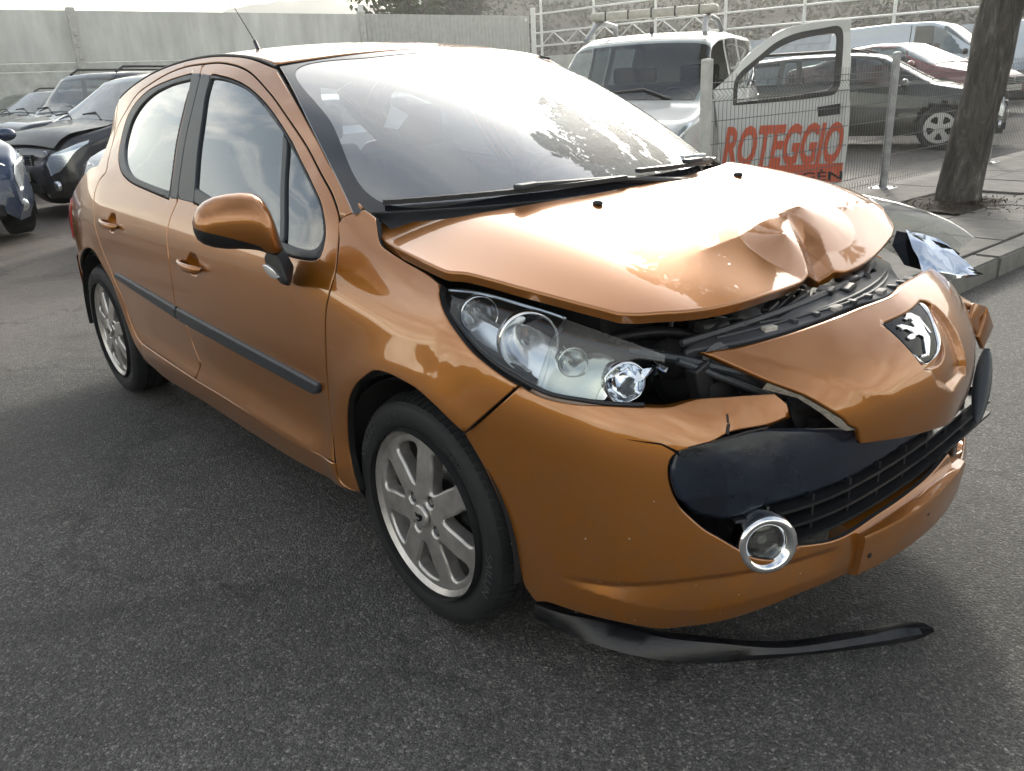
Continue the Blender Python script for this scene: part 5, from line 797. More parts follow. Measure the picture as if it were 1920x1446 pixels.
bd=panel('badge',S_in,D['emblem_plate'],'gloss',ns,grid=.02,r=.004,thick=.012,inset=0,off=.005,flip=NF,step=.008)
panel('badge_frame',S_in,D['emblem_plate'],'chrome',bd,grid=.02,r=.0035,thick=.014,inset=-.001,off=.0085,flip=NF,step=.008,holes=[[(*p,0) for p in D['chrome_in']]])
panel('lion_emblem',S_in,[(*p,1) for p in D['emb']],'chrome',bd,grid=.02,r=.0012,thick=.004,inset=0,off=.0095,flip=NF,step=.012)
panel('lion_tail',S_in,[(*p,1) for p in D['emb_tail']],'chrome',bd,grid=.02,r=.0008,thick=.004,inset=0,off=.0095,flip=NF,step=.012)
panel('badge_slot_face',S_nose2,D['plate_slot'],'paint',ns,grid=.02,r=.004,thick=.004,inset=.001,off=.002,flip=NF) if False else None
# torn, pale rim hanging under the panel's broken corner
tn=D['nose'][-7:-1];rows=[[],[]]
for i,(u,v,_) in enumerate(tn):
    q,n_,_,_=surf_eval(S_nose2,np.array([float(u)]),np.array([float(v)]),NF);rr=random.Random(i)
    rows[0].append(tuple(q[0]-n_[0]*.004));rows[1].append(tuple(q[0]-n_[0]*(.02+.01*rr.random())+np.array([0,-.004,-.012*rr.random()])))
strip('torn_rim',rows,'rawedge',ns)
V=[Vector(p) for p in D['torn']];cn=sum(V,Vector())/len(V);cn.x-=.02
o=mesh('torn_liner',V+[cn]+[p-Vector((.006,0,0)) for p in V],[(i,(i+1)%len(V),len(V)) for i in range(len(V))]+[(i,(i+1)%len(V),len(V)+1+(i+1)%len(V),len(V)+1+i) for i in range(len(V))],'seat',car)
# black carrier between bonnet and nose
panel('grille_carrier',S_carr,D['carrier'],'deck',car,grid=.03,r=.006,thick=.03,step=.015)
gc=bpy.data.objects['grille_carrier']
def carr_line(p0,p1,n,r_,dz=0.006,bow=.0):
    pts=[]
    for t in np.linspace(0,1,n):
        x=p0[0]+(p1[0]-p0[0])*t+bow*4*t*(1-t);y=p0[1]+(p1[1]-p0[1])*t;pts.append((x,y,float(S_carr(x,y)[2])+dz))
    bm=bmesh.new();tube(bm,pts,r_,6);return bmobj('carrier_rib',bm,'deck',gc,40)
carr_line((.535,-.49),(.53,.36),24,.0085,.002,.075);carr_line((.575,-.42),(.58,.33),24,.0035,.003,.075);carr_line((.60,-.30),(.60,.30),24,.003,.003,.065)
for y in (-.33,-.06,.2):
    bm=bmesh.new();x=.60-.2*y*y;bmesh.ops.create_cone(bm,cap_ends=True,segments=16,radius1=.011,radius2=.008,depth=.008,matrix=Matrix.Translation((x,y,float(S_carr(x,y)[2])+.003)));bmobj('carrier_screw',bm,'black',gc,30)
for k,y in enumerate(np.linspace(-.30,.34,10)):
    x=.675-.35*(y-.05)**2-.008;bm=bmesh.new();box(bm,(x,y,float(S_carr(x,y)[2])+.001),(.022,.016 if k%3 else .034,.012),Matrix.Rotation(y,3,'Z'));bmobj('carrier_clip',bm,('deck' if k%3 else 'rawedge'),gc,0,bevel=.002)
for (x,y,sx,sy,a) in ((.60,-.02,.05,.045,.3),(.585,.11,.06,.05,-.2),(.57,.22,.045,.07,.4),(.62,.05,.03,.06,.1),(.575,-.22,.03,.07,.2)):
    bm=bmesh.new();box(bm,(x,y,float(S_carr(x,y)[2])+.004),(sx*.8,sy*.8,.014),Matrix.Rotation(a,3,'Z')@Matrix.Rotation(.15,3,'X'));bmobj('carrier_block',bm,'black',gc,0,bevel=.004)
# ------------------------------------------------------------------ right headlight
LT=np.array([S_bonlow(np.array(p[0]),np.array(p[1])) for p in D['lens_top']]);LB=np.array([S_bump(np.array(p[0]),np.array(p[1])) for p in D['lens_bot']])
LB[0]=LT[0]+np.array([-.004,-.006,-.012]);LB[1]=(LB[0]+LB[2])/2
def arc(P_):
    d=np.r_[0,np.cumsum(np.linalg.norm(np.diff(P_,axis=0),axis=1))];d/=d[-1];return [spline(list(zip(d,P_[:,k]))) for k in range(3)]
aT,aB=arc(LT),arc(LB)
def S_lens(u,v):
    u=np.asarray(u,float);v=np.asarray(v,float);t=np.stack([f(u) for f in aT],-1);b=np.stack([f(u) for f in aB],-1)
    w=v[...,None];k=(np.sin(np.pi*np.clip(v,0,1)**1.25)*.030*sm(-.05,.35,u)*sm(1.1,.8,u)*.8)[...,None]
    return b+(t-b)*w+k*np.array([.45,-.65,.62])
chk=S_lens(np.array([.5,.51,.5]),np.array([.5,.5,.51]));LF=np.cross(chk[1]-chk[0],chk[2]-chk[0])@np.array([.5,-.7,.3])<0
hl=panel('headlight_housing',S_lens,[(0.02,.1,1),(.3,.02),(.6,.02),(.88,.02,1),(.9,.5),(.86,.97,1),(.6,.97),(.3,.97),(.05,.95,1)],'black',car,su=.62,sv=.16,grid=.02,r=0,thick=.01,off=-.075,flip=LF)
def refl_off(u,v): return -.050-.018*np.sin(u*18)*np.sin(v*5+1)+.0018*np.sin(u*150)*sm(.25,.4,u)+.004*np.sin(v*14+u*9)
panel('reflector',S_lens,[(0.015,.05,1),(.3,.03),(.6,.03),(.80,.03,1),(.84,.3),(.80,.80,0),(.6,.88),(.3,.90),(.05,.97,1)],'silver',hl,su=.62,sv=.16,grid=.0055,r=0,thick=.004,fn=refl_off,flip=LF)
def lens_pt(u,v,off):
    q,n_,_,_=surf_eval(S_lens,np.array([float(u)]),np.array([float(v)]),LF);return Vector(q[0]+n_[0]*off),Vector(n_[0])
ndir=Vector((.86,-.46,.05)).normalized()
def bowl(u,v,r_,off,depth=.05,mat='chrome',ring='chrome',bulb=True,dirv=None,name='reflector_bowl',jag=0):
    c,_=lens_pt(u,v,off);dv_=(dirv or ndir);q=dv_.to_track_quat('X','Z').to_matrix()
    pr=[(.004,-depth)]+[(r_*math.sin(t*math.pi/2),-depth*math.cos(t*math.pi/2)) for t in np.linspace(.15,1,10)]+[(r_*1.05,.003),(r_*1.09,-.004),(r_*1.06,-.03)]
    V,Fc=lathe(pr,40,'x');V=[Vector(p) for p in V]
    if jag:
        for p in V:
            p+=Vector((noise.noise(p*40),noise.noise(p*40+Vector((5,0,0))),noise.noise(p*40+Vector((0,9,0)))))*jag
    o=mesh(name,[c+q@p for p in V],Fc,mat,hl,True)
    if bulb:
        bm=bmesh.new();tube(bm,[c+q@Vector((-depth,0,0)),c+q@Vector((-depth*.3,0,0))],[.009,.007],10);bmobj('bulb',bm,'lens',o,40)
        bm=bmesh.new();tube(bm,[c+q@Vector((-depth*.28,0,0)),c+q@Vector((-depth*.2,0,0))],[.008,.003],10);bmobj('bulb_cap',bm,'metal',o,40)
bowl(.20,.60,.040,-.035,.05)
bowl(.47,.50,.062,-.03,.07);bowl(.66,.46,.030,-.03,.04)
bowl(.865,.30,.040,-.005,.055,mat='crumple',bulb=False,jag=.004,name='torn_reflector')
# vertical shell beside the torn reflector and shards of foil
rr=random.Random(3)
for k in range(5):
    c,_=lens_pt(.90+.02*k,.55+.05*rr.random(),-.02-.01*k);V=[c+Vector((rr.uniform(-.03,.04),rr.uniform(-.03,.03),rr.uniform(-.02,.02))) for _ in range(5)]
    mesh('foil_shard',V,[(0,1,2),(0,2,3),(2,3,4)],'crumple',hl)
l1=panel('headlight_lens',S_lens,[(0.0,.0,1),(.15,.0),(.3,.0),(.45,0),(.60,.0,1),(.60,.3,0),(.585,.6,1),(.60,.78,0),(.585,.95,0),(.55,1.0),(.4,1.0),(.2,1.0),(.0,1.0,1)],'lens',hl,su=.62,sv=.16,grid=.014,r=.006,thick=.003,off=.006,flip=LF,step=.01)
l2=panel('broken_headlight_lens',S_lens,[(0.57,.0,1),(.68,.0),(.78,0,1),(.80,.25),(.84,.55),(.90,.72),(.99,.78,1),(.995,.97,1),(.85,1.0),(.7,1.0),(.57,.99,1)],'lens2',hl,su=.62,sv=.16,grid=.014,r=.004,thick=.003,off=.0,flip=LF,step=.01,jag=.002)
bm=bmesh.new();tube(bm,[Vector(aB[0](t).item() if False else (float(aB[0](t)),float(aB[1](t)),float(aB[2](t)))) for t in np.linspace(0,.93,30)],.005,8);bmobj('headlight_seal',bm,'black',hl,50)
bm=bmesh.new();pts=[lens_pt(t,.985,-.002)[0] for t in np.linspace(.03,.58,18)];tube(bm,pts,.0035,6);bmobj('headlight_rim',bm,'silver',hl,50)
# ------------------------------------------------------------------ displaced left headlight
def Lpt(x,y,z): return (x,y,z)
rt=[(.20,.78,.935),(.30,.76,.930),(.40,.74,.925),(.50,.715,.912),(.58,.69,.895),(.64,.665,.873),(.67,.65,.856)]
rb=[(.24,.72,.925),(.33,.68,.915),(.42,.65,.900),(.50,.625,.880),(.57,.61,.855),(.62,.61,.835),(.645,.62,.825)]
rows=[]
for k in range(6):
    t=k/5;rows.append([(a[0]*(1-t)+b[0]*t+.018*math.sin(math.pi*t),a[1]*(1-t)+b[1]*t,a[2]*(1-t)+b[2]*t+.016*math.sin(math.pi*t)) for a,b in zip(rt,rb)])
h2=strip('headlight_lens',rows,'lens3',car);h2['label']='knocked-out left headlight lens, hazed'
rows=[[(a[0]-.02,a[1]-.015,a[2]-.02) for a in rt],[(b[0]-.0,b[1]-.02,b[2]-.03) for b in rb],[(b[0]-.03,b[1]-.05,b[2]-.07) for b in rb]];strip('headlight_back',rows,'lens3',h2)
mesh('lamp_shell',[(.52,.50,.885),(.57,.535,.87),(.63,.575,.845),(.66,.60,.82),(.655,.57,.785),(.62,.50,.78),(.57,.46,.80),(.53,.46,.85)],[(0,1,2,3,4,5,6,7)],'gloss',h2)
g=[[(.535,.52,.885),(.57,.55,.875),(.60,.575,.86),(.63,.59,.845)],[(.57,.49,.86),(.60,.52,.85),(.635,.555,.835),(.665,.58,.815)],[(.60,.47,.825),(.63,.50,.815),(.665,.545,.80),(.705,.585,.785)],[(.62,.46,.79),(.65,.49,.785),(.69,.54,.775),(.742,.555,.778)],[(.62,.48,.76),(.65,.50,.765),(.69,.535,.765),(.72,.56,.768)]]
rg=[]
for i in range(len(g)-1):
    for k in range(4):
        t=k/4;rg.append([tuple(np.array(a)*(1-t)+np.array(b)*t) for a,b in zip(g[i],g[i+1])])
rg.append(g[-1])
rg2=[]
for r_ in rg:
    q=[]
    for j in range(3):
        for k in range(4): t=k/4;q.append(np.array(r_[j])*(1-t)+np.array(r_[j+1])*t)
    q.append(np.array(r_[3]));rg2.append([tuple(p+np.array([1,0,.6])*.006*noise.noise(Vector(p)*25)) for p in q])
o=strip('bent_reflector',rg2,'crumple',h2,smooth=50)
# pieces of the left end of the bumper
def slab(name,pts,n_,th,mat,par,bev=.003):
    bm=bmesh.new();a=[bm.verts.new(p) for p in pts];b=[bm.verts.new(Vector(p)-Vector(n_)*th) for p in pts]
    bm.faces.new(a);bm.faces.new(b[::-1])
    for i in range(len(pts)): bm.faces.new((a[i],b[i],b[(i+1)%len(pts)],a[(i+1)%len(pts)]))
    bmesh.ops.recalc_face_normals(bm,faces=bm.faces);return bmobj(name,bm,mat,par,40,bevel=bev)
LP=D['lp']
slab('bumper_fragment',LP['a'],(.8,.3,.3),.012,'paint',car)
slab('bumper_fragment',LP['b'],(.9,.3,.1),.012,'paint',car)
slab('bumper_fragment',LP['c'],(.5,.6,.3),.012,'paint',car)
# black left end of the insert, pushed out
rows=[]
for k in range(9):
    t=k/8;c=np.array(LP['d0'])*(1-t)+np.array(LP['d1'])*t;w=.008+.014*math.sin(math.pi*min(1,t*1.0))**.7
    rows.append([tuple(c+np.array([math.cos(a)*w,math.sin(a)*w*1.2,0])) for a in np.linspace(0,2*math.pi,14,endpoint=False)])
strip('insert_end',rows,'trim',car,close=True,smooth=60)
panel('front_bumper_left',lambda u,v:S_bump(u,v)*np.array([1,-1,1]),[(.15,.25,1),(.15,.34,1),(.4,.36),(.5,.45),(.52,.58,1),(.6,.60),(.84,.60,1),(.78,.43),(.74,.22,1),(.5,.21)],'paint',car,su=1.2,grid=.05,r=.005,flip=not BF)
# ------------------------------------------------------------------ door mirror
ms=D['mirror'];sp=D['mirror_split'];mn=np.array(D['mirror_n']);n0=24
def mring(i,a0,a1,n,sc=1.0,fwd=.062,back=.045):
    T_,B_=np.array(ms[i][0]),np.array(ms[i][1]);c=(T_+B_)/2;h=(T_-B_)/2;H_=np.linalg.norm(h);r_=[]
    e=min(1,H_/.055)
    for k in range(n):
        a=a0+(a1-a0)*k/(n-1);d=fwd*e if math.sin(a)>0 else back*e
        r_.append(tuple(c+h*sc*math.cos(a)+mn*d*abs(math.sin(a))**.85*(1 if math.sin(a)>0 else -1)*sc))
    return r_
up=[];lo=[]
for i in range(len(ms)):
    a=math.acos(1-2*min(.97,max(.3,sp[i])));up.append(mring(i,-a,a,21));lo.append(mring(i,a,2*math.pi-a,21,.985))
mm=strip('door_mirror',up,'paint',car,smooth=60);strip('lower_cover',lo,'black',mm,smooth=60)
bm=bmesh.new()
for p in D['arm_out']+D['arm_in']: bm.verts.new(p)
bmesh.ops.convex_hull(bm,input=bm.verts);bmesh.ops.delete(bm,geom=[v_ for v_ in bm.verts if not v_.link_faces],context='VERTS');ma=bmobj('mirror_arm',bm,'black',mm,50,bevel=.008,seg=3)
slab('side_repeater',[(p[0],-.931,p[2]) for p in D['blink']],(0,-1,0),.012,'silver',ma,.003)
V=[];
# ------------------------------------------------------------------ wipers
def wsp(u,v,off=0):
    q,n_,_,_=surf_eval(S_ws,np.array([float(u)]),np.array([float(v)]),WF);return Vector(q[0]+n_[0]*off)
def wiper(u0,v0,u1,v1,pu,pv):
    bm=bmesh.new();n=16
    for i in range(n):
        a=wsp(u0+(u1-u0)*i/n,v0+(v1-v0)*i/n,.016);b=wsp(u0+(u1-u0)*(i+1)/n,v0+(v1-v0)*(i+1)/n,.016);d=b-a;box(bm,(a+b)/2,(.022,d.length*1.02,.012),Matrix.Rotation(math.atan2(-d.x,d.y),3,'Z'))
    w=bmobj('wiper_blade',bm,'black',car,0,bevel=0)
    bm=bmesh.new();m_=wsp((u0+u1)/2,(v0+v1)/2,.03);tube(bm,[m_,(m_+wsp(pu,pv,.03))/2+Vector((0,0,.004)),wsp(pu,pv,.01)],[.008,.009,.013],8);bmobj('wiper_arm',bm,'black',w,40)
    bm=bmesh.new();box(bm,m_,(.03,.07,.014));bmobj('blade_clip',bm,'trim',w,0,bevel=.004)
    return w
wiper(-.90,.035,-.08,.03,.25,-.03)
wiper(.02,.05,.72,.02,.80,-.02)
bm=bmesh.new();p=wsp(.52,.05,.01);box(bm,p,(.05,.02,.04),Matrix.Rotation(.6,3,'Z'));box(bm,p+Vector((-.02,-.03,.01)),(.03,.06,.02));bmobj('broken_clip',bm,'silver',car,0,bevel=.003)
# ------------------------------------------------------------------ hanging lip on the ground
lp=D['lip'];rows=[]
B_=np.array([p[0] for p in lp]);T_=np.array([p[1] for p in lp])
sB=arc(B_);T_[6:]=B_[6:]+(T_[6:]-B_[6:])*.62;sT=arc(T_);sec=[]
for t in np.linspace(0,1,34):
    b=np.array([float(f(t)) for f in sB]);tt=np.array([float(f(t)) for f in sT]);b[2]=max(b[2],.003)
    e=1e-2;d=np.array([float(f(min(t+e,1)))-float(f(max(t-e,0))) for f in sB]);d[2]=0;d/=np.linalg.norm(d);inn=np.array([-d[1],d[0],0])
    wv=.005*noise.noise(Vector((t*9,0,0)))
    sec.append([tuple(b),tuple(b*.5+tt*.5+np.array([0,0,wv])-inn*.006),tuple(tt),tuple(tt+inn*.006+np.array([0,0,.001])),tuple(tt+inn*(.030+wv)+np.array([0,0,-.004])),tuple(tt+inn*.030+np.array([0,0,-.009])),tuple(tt+inn*.008+np.array([0,0,-.010])),tuple(b+inn*.007)])
lip=strip('bumper_lip',sec,'lipblack',None,close=True,smooth=35)
tag(lip,'black plastic lip torn off under the copper car, its free end lying on the asphalt','bumper lip')

# ================================================================== wheels of the hatchback
def S_disc(u,v):
    r=np.hypot(u,v);y=-(.012*np.clip(1-(r/.2)**2,0,1))
    return np.stack([u,y+0*u,v],-1)
chk=S_disc(np.array([.1,.11,.1]),np.array([.1,.1,.11]));DF=np.cross(chk[1]-chk[0],chk[2]-chk[0])[1]>0
def make_wheel(parent,loc,flipy,spin,full=True):
    w=bpy.data.objects.new('wheel',None);SC.collection.objects.link(w);w.parent=parent;w.location=loc
    w.rotation_euler=(0,spin,0) if not flipy else (0,-spin,math.pi)
    return w
def wheel_parts(w):
    # tyre
    pr=[(.226,-.02),(.229,.0),(.238,-.006),(.255,-.0125),(.275,-.012),(.290,-.006),(.300,.006),(.3055,.020)]
    gro=[]
    for k,(a,b) in enumerate(((.045,.053),(.082,.092),(.118,.128),(.155,.163))): gro+=[(.308,a-.001),(.3005,a+.001),(.3005,b-.001),(.308,b+.001)]
    pr+=gro+[(.3055,.188),(.296,.204),(.27,.212),(.23,.205)]
    V,Fc=lathe(pr,96,'y');t=mesh('tyre',V,Fc,'rubber',w,True);t.data.set_sharp_from_angle(angle=R(30))
    # shoulder tread blocks
    bm=bmesh.new()
    for k in range(84):
        a=2*math.pi*k/84;m=Matrix.Rotation(a,4,'Y')@Matrix.Translation((.302,.022,0));bmesh.ops.create_cube(bm,size=1,matrix=m@Matrix.Rotation(R(-18),4,'Z')@Matrix.Diagonal((.010,.042,.0135,1)))
        m=Matrix.Rotation(a+.02,4,'Y')@Matrix.Translation((.3045,.1,0));bmesh.ops.create_cube(bm,size=1,matrix=m@Matrix.Rotation(R(25),4,'X')@Matrix.Diagonal((.008,.028,.012,1)))
        m=Matrix.Rotation(a+.04,4,'Y')@Matrix.Translation((.3045,.068,0));bmesh.ops.create_cube(bm,size=1,matrix=m@Matrix.Rotation(R(-25),4,'X')@Matrix.Diagonal((.008,.026,.012,1)))
    tr_=bmobj('tread_block',bm,'rubber',t);tag(tr_,kind='stuff')
    # sidewall lettering
    for txt,ac,rad,sz,xs in (('ATREZZO',-62,.270,.030,1.15),('ELITE',-24,.268,.016,1.2),('SAILUN',-262,.270,.032,1.25),('205/45 R17',32,.268,.014,1.1)):
        V,Fc=text_mesh(txt,sz,.0009,xs);up=[]
        for x,y,z in V:
            a=R(ac)+x/rad;r_=rad-.01+y;up.append((r_*math.sin(a),-.0135-z,r_*math.cos(a)))
        mesh('sidewall_lettering',up,Fc,'rubber2',t)
    # rim barrel
    V,Fc=lathe([(.205,.008),(.222,-.005),(.2275,-.002),(.2255,.004),(.214,.012),(.198,.03),(.19,.06),(.188,.17),(.21,.19)],72,'y');b=mesh('rim',V,Fc,'alloy',w,True);b.data.set_sharp_from_angle(angle=R(40))
    # seven-spoke face
    holes=[]
    for k in range(7):
        a=2*math.pi*(k+.5)/7+R(90);hp=[]
        for r_,da,c in ((.083,0,0),(.10,-7.5,0),(.14,-12.5,0),(.178,-15.5,0),(.190,-12.5,0),(.1935,0,0),(.190,12.5,0),(.178,15.5,0),(.14,11.5,0),(.10,6.5,0)):
            hp.append((r_*math.cos(a+R(da)),r_*math.sin(a+R(da)),c))
        holes.append(hp)
    for k in range(4):
        a=2*math.pi*k/4+R(60);holes.append([(.056*math.cos(a)+.0155*math.cos(b_),.056*math.sin(a)+.0155*math.sin(b_),0) for b_ in np.linspace(0,2*math.pi,10,endpoint=False)])
    out=[(.214*math.cos(a),.214*math.sin(a),0) for a in np.linspace(0,2*math.pi,40,endpoint=False)]
    f=panel('spokes',S_disc,out,'alloy',w,grid=.02,r=.008,thick=.03,inset=0,holes=holes,flip=DF,step=.012,off=-.004)
    for k in range(4):
        a=2*math.pi*k/4+R(60);bm=bmesh.new();bmesh.ops.create_cone(bm,cap_ends=True,segments=6,radius1=.0095,radius2=.0085,depth=.016,matrix=Matrix.Translation((.056*math.cos(a),.008,.056*math.sin(a)))@Matrix.Rotation(R(90),4,'X'));bmobj('wheel_bolt',bm,'metal',w,30)
    V,Fc=lathe([(0,-.0205),(.026,-.0198),(.031,-.0175),(.031,-.01)],32,'y');cc=mesh('centre_cap',V,Fc,'alloy',w,True)
    # small lion on the cap
    E_=np.array(D['emb']);E_=(E_-E_.mean(0));E_=E_/np.abs(E_).max()*.017
    bm=bmesh.new();a=[bm.verts.new((p[0],-.0225,p[1])) for p in E_];fc=bm.faces.new(a);r_=bmesh.ops.extrude_face_region(bm,geom=[fc])
    for v in r_['geom']:
        if isinstance(v,bmesh.types.BMVert): v.co.y+=.004
    bmesh.ops.triangulate(bm,faces=bm.faces);bmesh.ops.recalc_face_normals(bm,faces=bm.faces);bmobj('cap_emblem',bm,'gloss',cc)
    # brake disc, caliper and drum behind the spokes
    V,Fc=lathe([(.03,.075),(.135,.075),(.135,.085),(.03,.085)],40,'y',True);mesh('brake_disc',V,Fc,'metal',w,True)
    V,Fc=lathe([(0,.045),(.06,.05),(.07,.08)],24,'y');mesh('hub',V,Fc,'under',w,True)
    bm=bmesh.new();box(bm,(.11,.08,.03),(.07,.06,.12));bmobj('brake_caliper',bm,'under',w,0,bevel=.01)
    V,Fc=lathe([(0,.12),(.2,.12)],32,'y');mesh('back_plate',V,Fc,'under',w)
M_['rubber2']=P('tyre_lettering',(.045,.046,.05),.5)
w0=make_wheel(car,(0,-.825,.308),False,R(20));w0.rotation_euler=(0,R(5),0);wheel_parts(w0)
def copy_tree(o,parent):
    c=o.copy();SC.collection.objects.link(c);c.parent=parent
    for ch in o.children: copy_tree(ch,c)
    return c
for x,y,rz_,sp_ in ((-2.54,-.822,0,R(25)),(0,.825,math.pi,0),(-2.54,.822,math.pi,R(40))):
    c=copy_tree(w0,car);c.location=(x,y,.308);c.rotation_euler=(0,sp_,rz_)

# ================================================================== yard wall, fences, hills
M_['wall']=noisy(P('precast_wall',(.62,.63,.60),.9),1.6,.22,.2,60,dist=.004,stretch=(1,1,.25))  # colour raised so the wall carries the washed-out sun glare
M_['wallb']=noisy(P('wall_plinth',(.52,.53,.50),.9),2.5,.25)
M_['wallpost']=noisy(P('wall_post',(.50,.50,.47),.85),8,.2)
M_['ribbed']=noisy(P('corrugated_sheet',(.45,.46,.43),.6),4,.12)
M_['block']=noisy(P('painted_blockwork',(.42,.47,.53),.85),4,.14,.3,80,dist=.004)
M_['galv']=noisy(P('galvanised_steel',(.36,.37,.38),.48,.6),12,.3,.2,150,rvar=.1,dist=.001)
M_['wire']=P('backlit_galvanised_wire',(.11,.115,.12),.5,.4)  # colour darkened to carry the wires' backlit shade
M_['rail']=noisy(P('white_railing',(.72,.74,.72),.5),10,.1)
M_['leaf']=noisy(P('foliage',(.055,.085,.035),.7),1.2,.5)
M_['leaf2']=noisy(P('dark_foliage',(.034,.046,.027),.75),1.2,.5)
M_['scrub']=noisy(P('scrub_hillside',(.035,.04,.025),.95),.35,.5,.8,3,dist=.5)
M_['rock']=noisy(P('rock_face',(.12,.118,.098),.95),.8,.35,.9,4,dist=.3)
M_['hillfar']=noisy(P('distant_hillside',(.12,.135,.13),.95),.05,.3)
WX=-27.5
def wall_piece(name,y0,y1,label):
    w=thing(name,label,'wall',(WX,y0,0));L=y1-y0
    return w,L
w,L=wall_piece('yard_wall',-16.83,16.3,'pale precast yard wall with horizontal joints behind the parked cars on the left')
n=3
seg=[(0,9.0),(9.2,22.9),(23.1,33.0)]
for a,b in seg:
    for z0,z1,mt in ((0,2.16,'wallb'),(2.19,2.40,'wallb'),(2.43,3.862,'wall')):
        bm=bmesh.new();box(bm,(0,(a+b)/2,(z0+z1)/2),(.12 if z0<2.1 else .14,b-a-.01,z1-z0));bmobj('wall_panel',bm,mt,w,0,bevel=.01)
for yy in (9.1,23.0,33.1):
    bm=bmesh.new();box(bm,(.09,yy,1.97),(.22,.22,3.94));
    for k in range(9): box(bm,(.22,yy+.0,.5+k*.34),(.05,.10,.12))
    bmobj('wall_post',bm,'wallpost',w,0,bevel=.01)
w2=thing('corrugated_gate_wall','pale ribbed sheet-metal wall section between two posts, beyond the orange roof','wall',(WX,16.3,0))
rows=[]
V=[];Fc=[];ys=[];y=0;k=0
while y<8.6:
    for dy,dx in ((0,0),(.03,.03),(.11,.03),(.14,0)): ys.append((y+dy,dx))
    y+=.2
for yy,dx in ys: V+=[(dx,yy,.1),(dx,yy,3.88)]
for i in range(len(ys)-1): Fc.append((2*i,2*i+2,2*i+3,2*i+1))
mesh('corrugated_sheet',V,Fc,'ribbed',w2)
for yy in (0,8.75):
    bm=bmesh.new();box(bm,(.05,yy,2.1),(.16,.16,4.2));bmobj('wall_post',bm,'rail',w2,0,bevel=.01)
bm=bmesh.new();box(bm,(.06,8.3,3.72),(.03,.14,.14),Matrix.Rotation(R(45),3,'X'));bmobj('square_plate',bm,'rail',w2)
# railing fence on blockwork along the far side
FY=25.3
bw=thing('blockwork_wall','pale blue-grey painted block wall below the white railing','wall',(-27.2,FY,0))
nb=0;rnd=random.Random(5)
bm=bmesh.new();box(bm,(19,.12,1.11),(40,.16,2.22));bmobj('mortar_core',bm,'wallb',bw)
bmk=bmesh.new();box(bmk,(0,0,0),(.485,.2,.24));bmesh.ops.bevel(bmk,geom=list(bmk.edges),offset=.008,segments=1,affect='EDGES');bme=bpy.data.meshes.new('block');bmk.to_mesh(bme);bmk.free();bme.materials.append(M_['block'])
for r_ in range(6):
    for c in range(44):
        if nb>=290: break
        x=6.5+c*.495+(.25 if r_%2 else 0);z=2.22-.125-r_*.25
        if z<.1: continue
        o=bpy.data.objects.new('block',bme);SC.collection.objects.link(o);o.parent=bw;o.location=(x,.1+rnd.uniform(-.003,.003),z);nb+=1
rf=thing('white_railing','white tubular railing with mesh panels standing on the block wall','railing',(-27.2,FY,0))
for zz in (2.65,3.19,3.95):
    bm=bmesh.new();tube(bm,[(-.4,0,zz),(40,0,zz)],.036,8);bmobj('rail',bm,'rail',rf,60)
posts=[0,3.15,6.4,9.6,12.7,15.75,18.8,21.9,25.0,28.1,31.2,34.3]
for x in posts:
    bm=bmesh.new();box(bm,(x,0,3.2 if x>0 else 2.3),(.085,.085,2.1 if x>0 else 4.6));bmobj('railing_post',bm,'rail',rf,0,bevel=.008)
for x0 in (0,1.5,3.0,4.5,6.0,7.5):
    for a,b in (((x0,2.67),(x0+.75,3.17)),((x0+.75,3.17),(x0+1.5,2.67))):
        bm=bmesh.new();tube(bm,[(a[0],0,a[1]),(b[0],0,b[1])],.026,6);bmobj('brace',bm,'rail',rf,60)
bm=bmesh.new()
for k in range(560): tube(bm,[(.1+k*.07,.05,2.24),(.1+k*.07,.05,5.0)],.004,3,False)
for k in range(14): tube(bm,[(0,.055,2.3+k*.2),(39,.055,2.3+k*.2)],.0045,3,False)
wm=bmobj('mesh_wire',bm,'wire',rf);tag(wm,kind='stuff')
# ------------------------------------------------------------------ welded mesh fence on the pavement edge
fn=thing('mesh_fence','galvanised welded-mesh fence with bent top edge standing along the pavement','fence',(-2.42,0,0))
PY_=[3.60,6.62,9.25,11.9,14.5,17.1]
for k,y in enumerate(PY_):
    r_=.045 if k==0 else .038
    bm=bmesh.new();tube(bm,[(0,y,.11),(0,y,1.395)],r_,18);tube(bm,[(0,y,1.395),(0,y,1.41),(0,y,1.414)],[r_*1.06,r_*.9,.005],18)
    box(bm,(0,y,.125),(.22,.22,.012));p_=bmobj('fence_post',bm,'galv' if k else 'wallpost',fn,40)
    for sx in (-.08,.08):
        for sy in (-.08,.08):
            bm=bmesh.new();bmesh.ops.create_cone(bm,cap_ends=True,segments=6,radius1=.012,radius2=.012,depth=.016,matrix=Matrix.Translation((sx,y+sy,.138)));bmobj('anchor_bolt',bm,'galv',p_)
prof=[(0,.16),(0,.24),(-.03,.265),(0,.29),(0,1.11),(.045,1.145),(0,1.19),(0,1.30)]
for i in range(len(PY_)-1):
    ya,yb=PY_[i]+.06,PY_[i+1]-.06;cnt=int((yb-ya)/.052);n_=0
    bm=bmesh.new()
    for k in range(cnt+1):
        y=ya+(yb-ya)*k/cnt;tube(bm,[(x,y,z) for x,z in prof],.0026,4,False)
    v_=bmobj('vertical_wires',bm,'wire',fn);tag(v_,kind='stuff')
    for x,z in ((0,.20),(0,.285),(0,.45),(0,.62),(0,.79),(0,.96),(0,1.105),(0,1.19),(0,1.24)):
        bm=bmesh.new();tube(bm,[(x+.006,ya,z),(x+.006,yb,z)],.0032,4);bmobj('horizontal_wire',bm,'wire',fn)
rows=[]
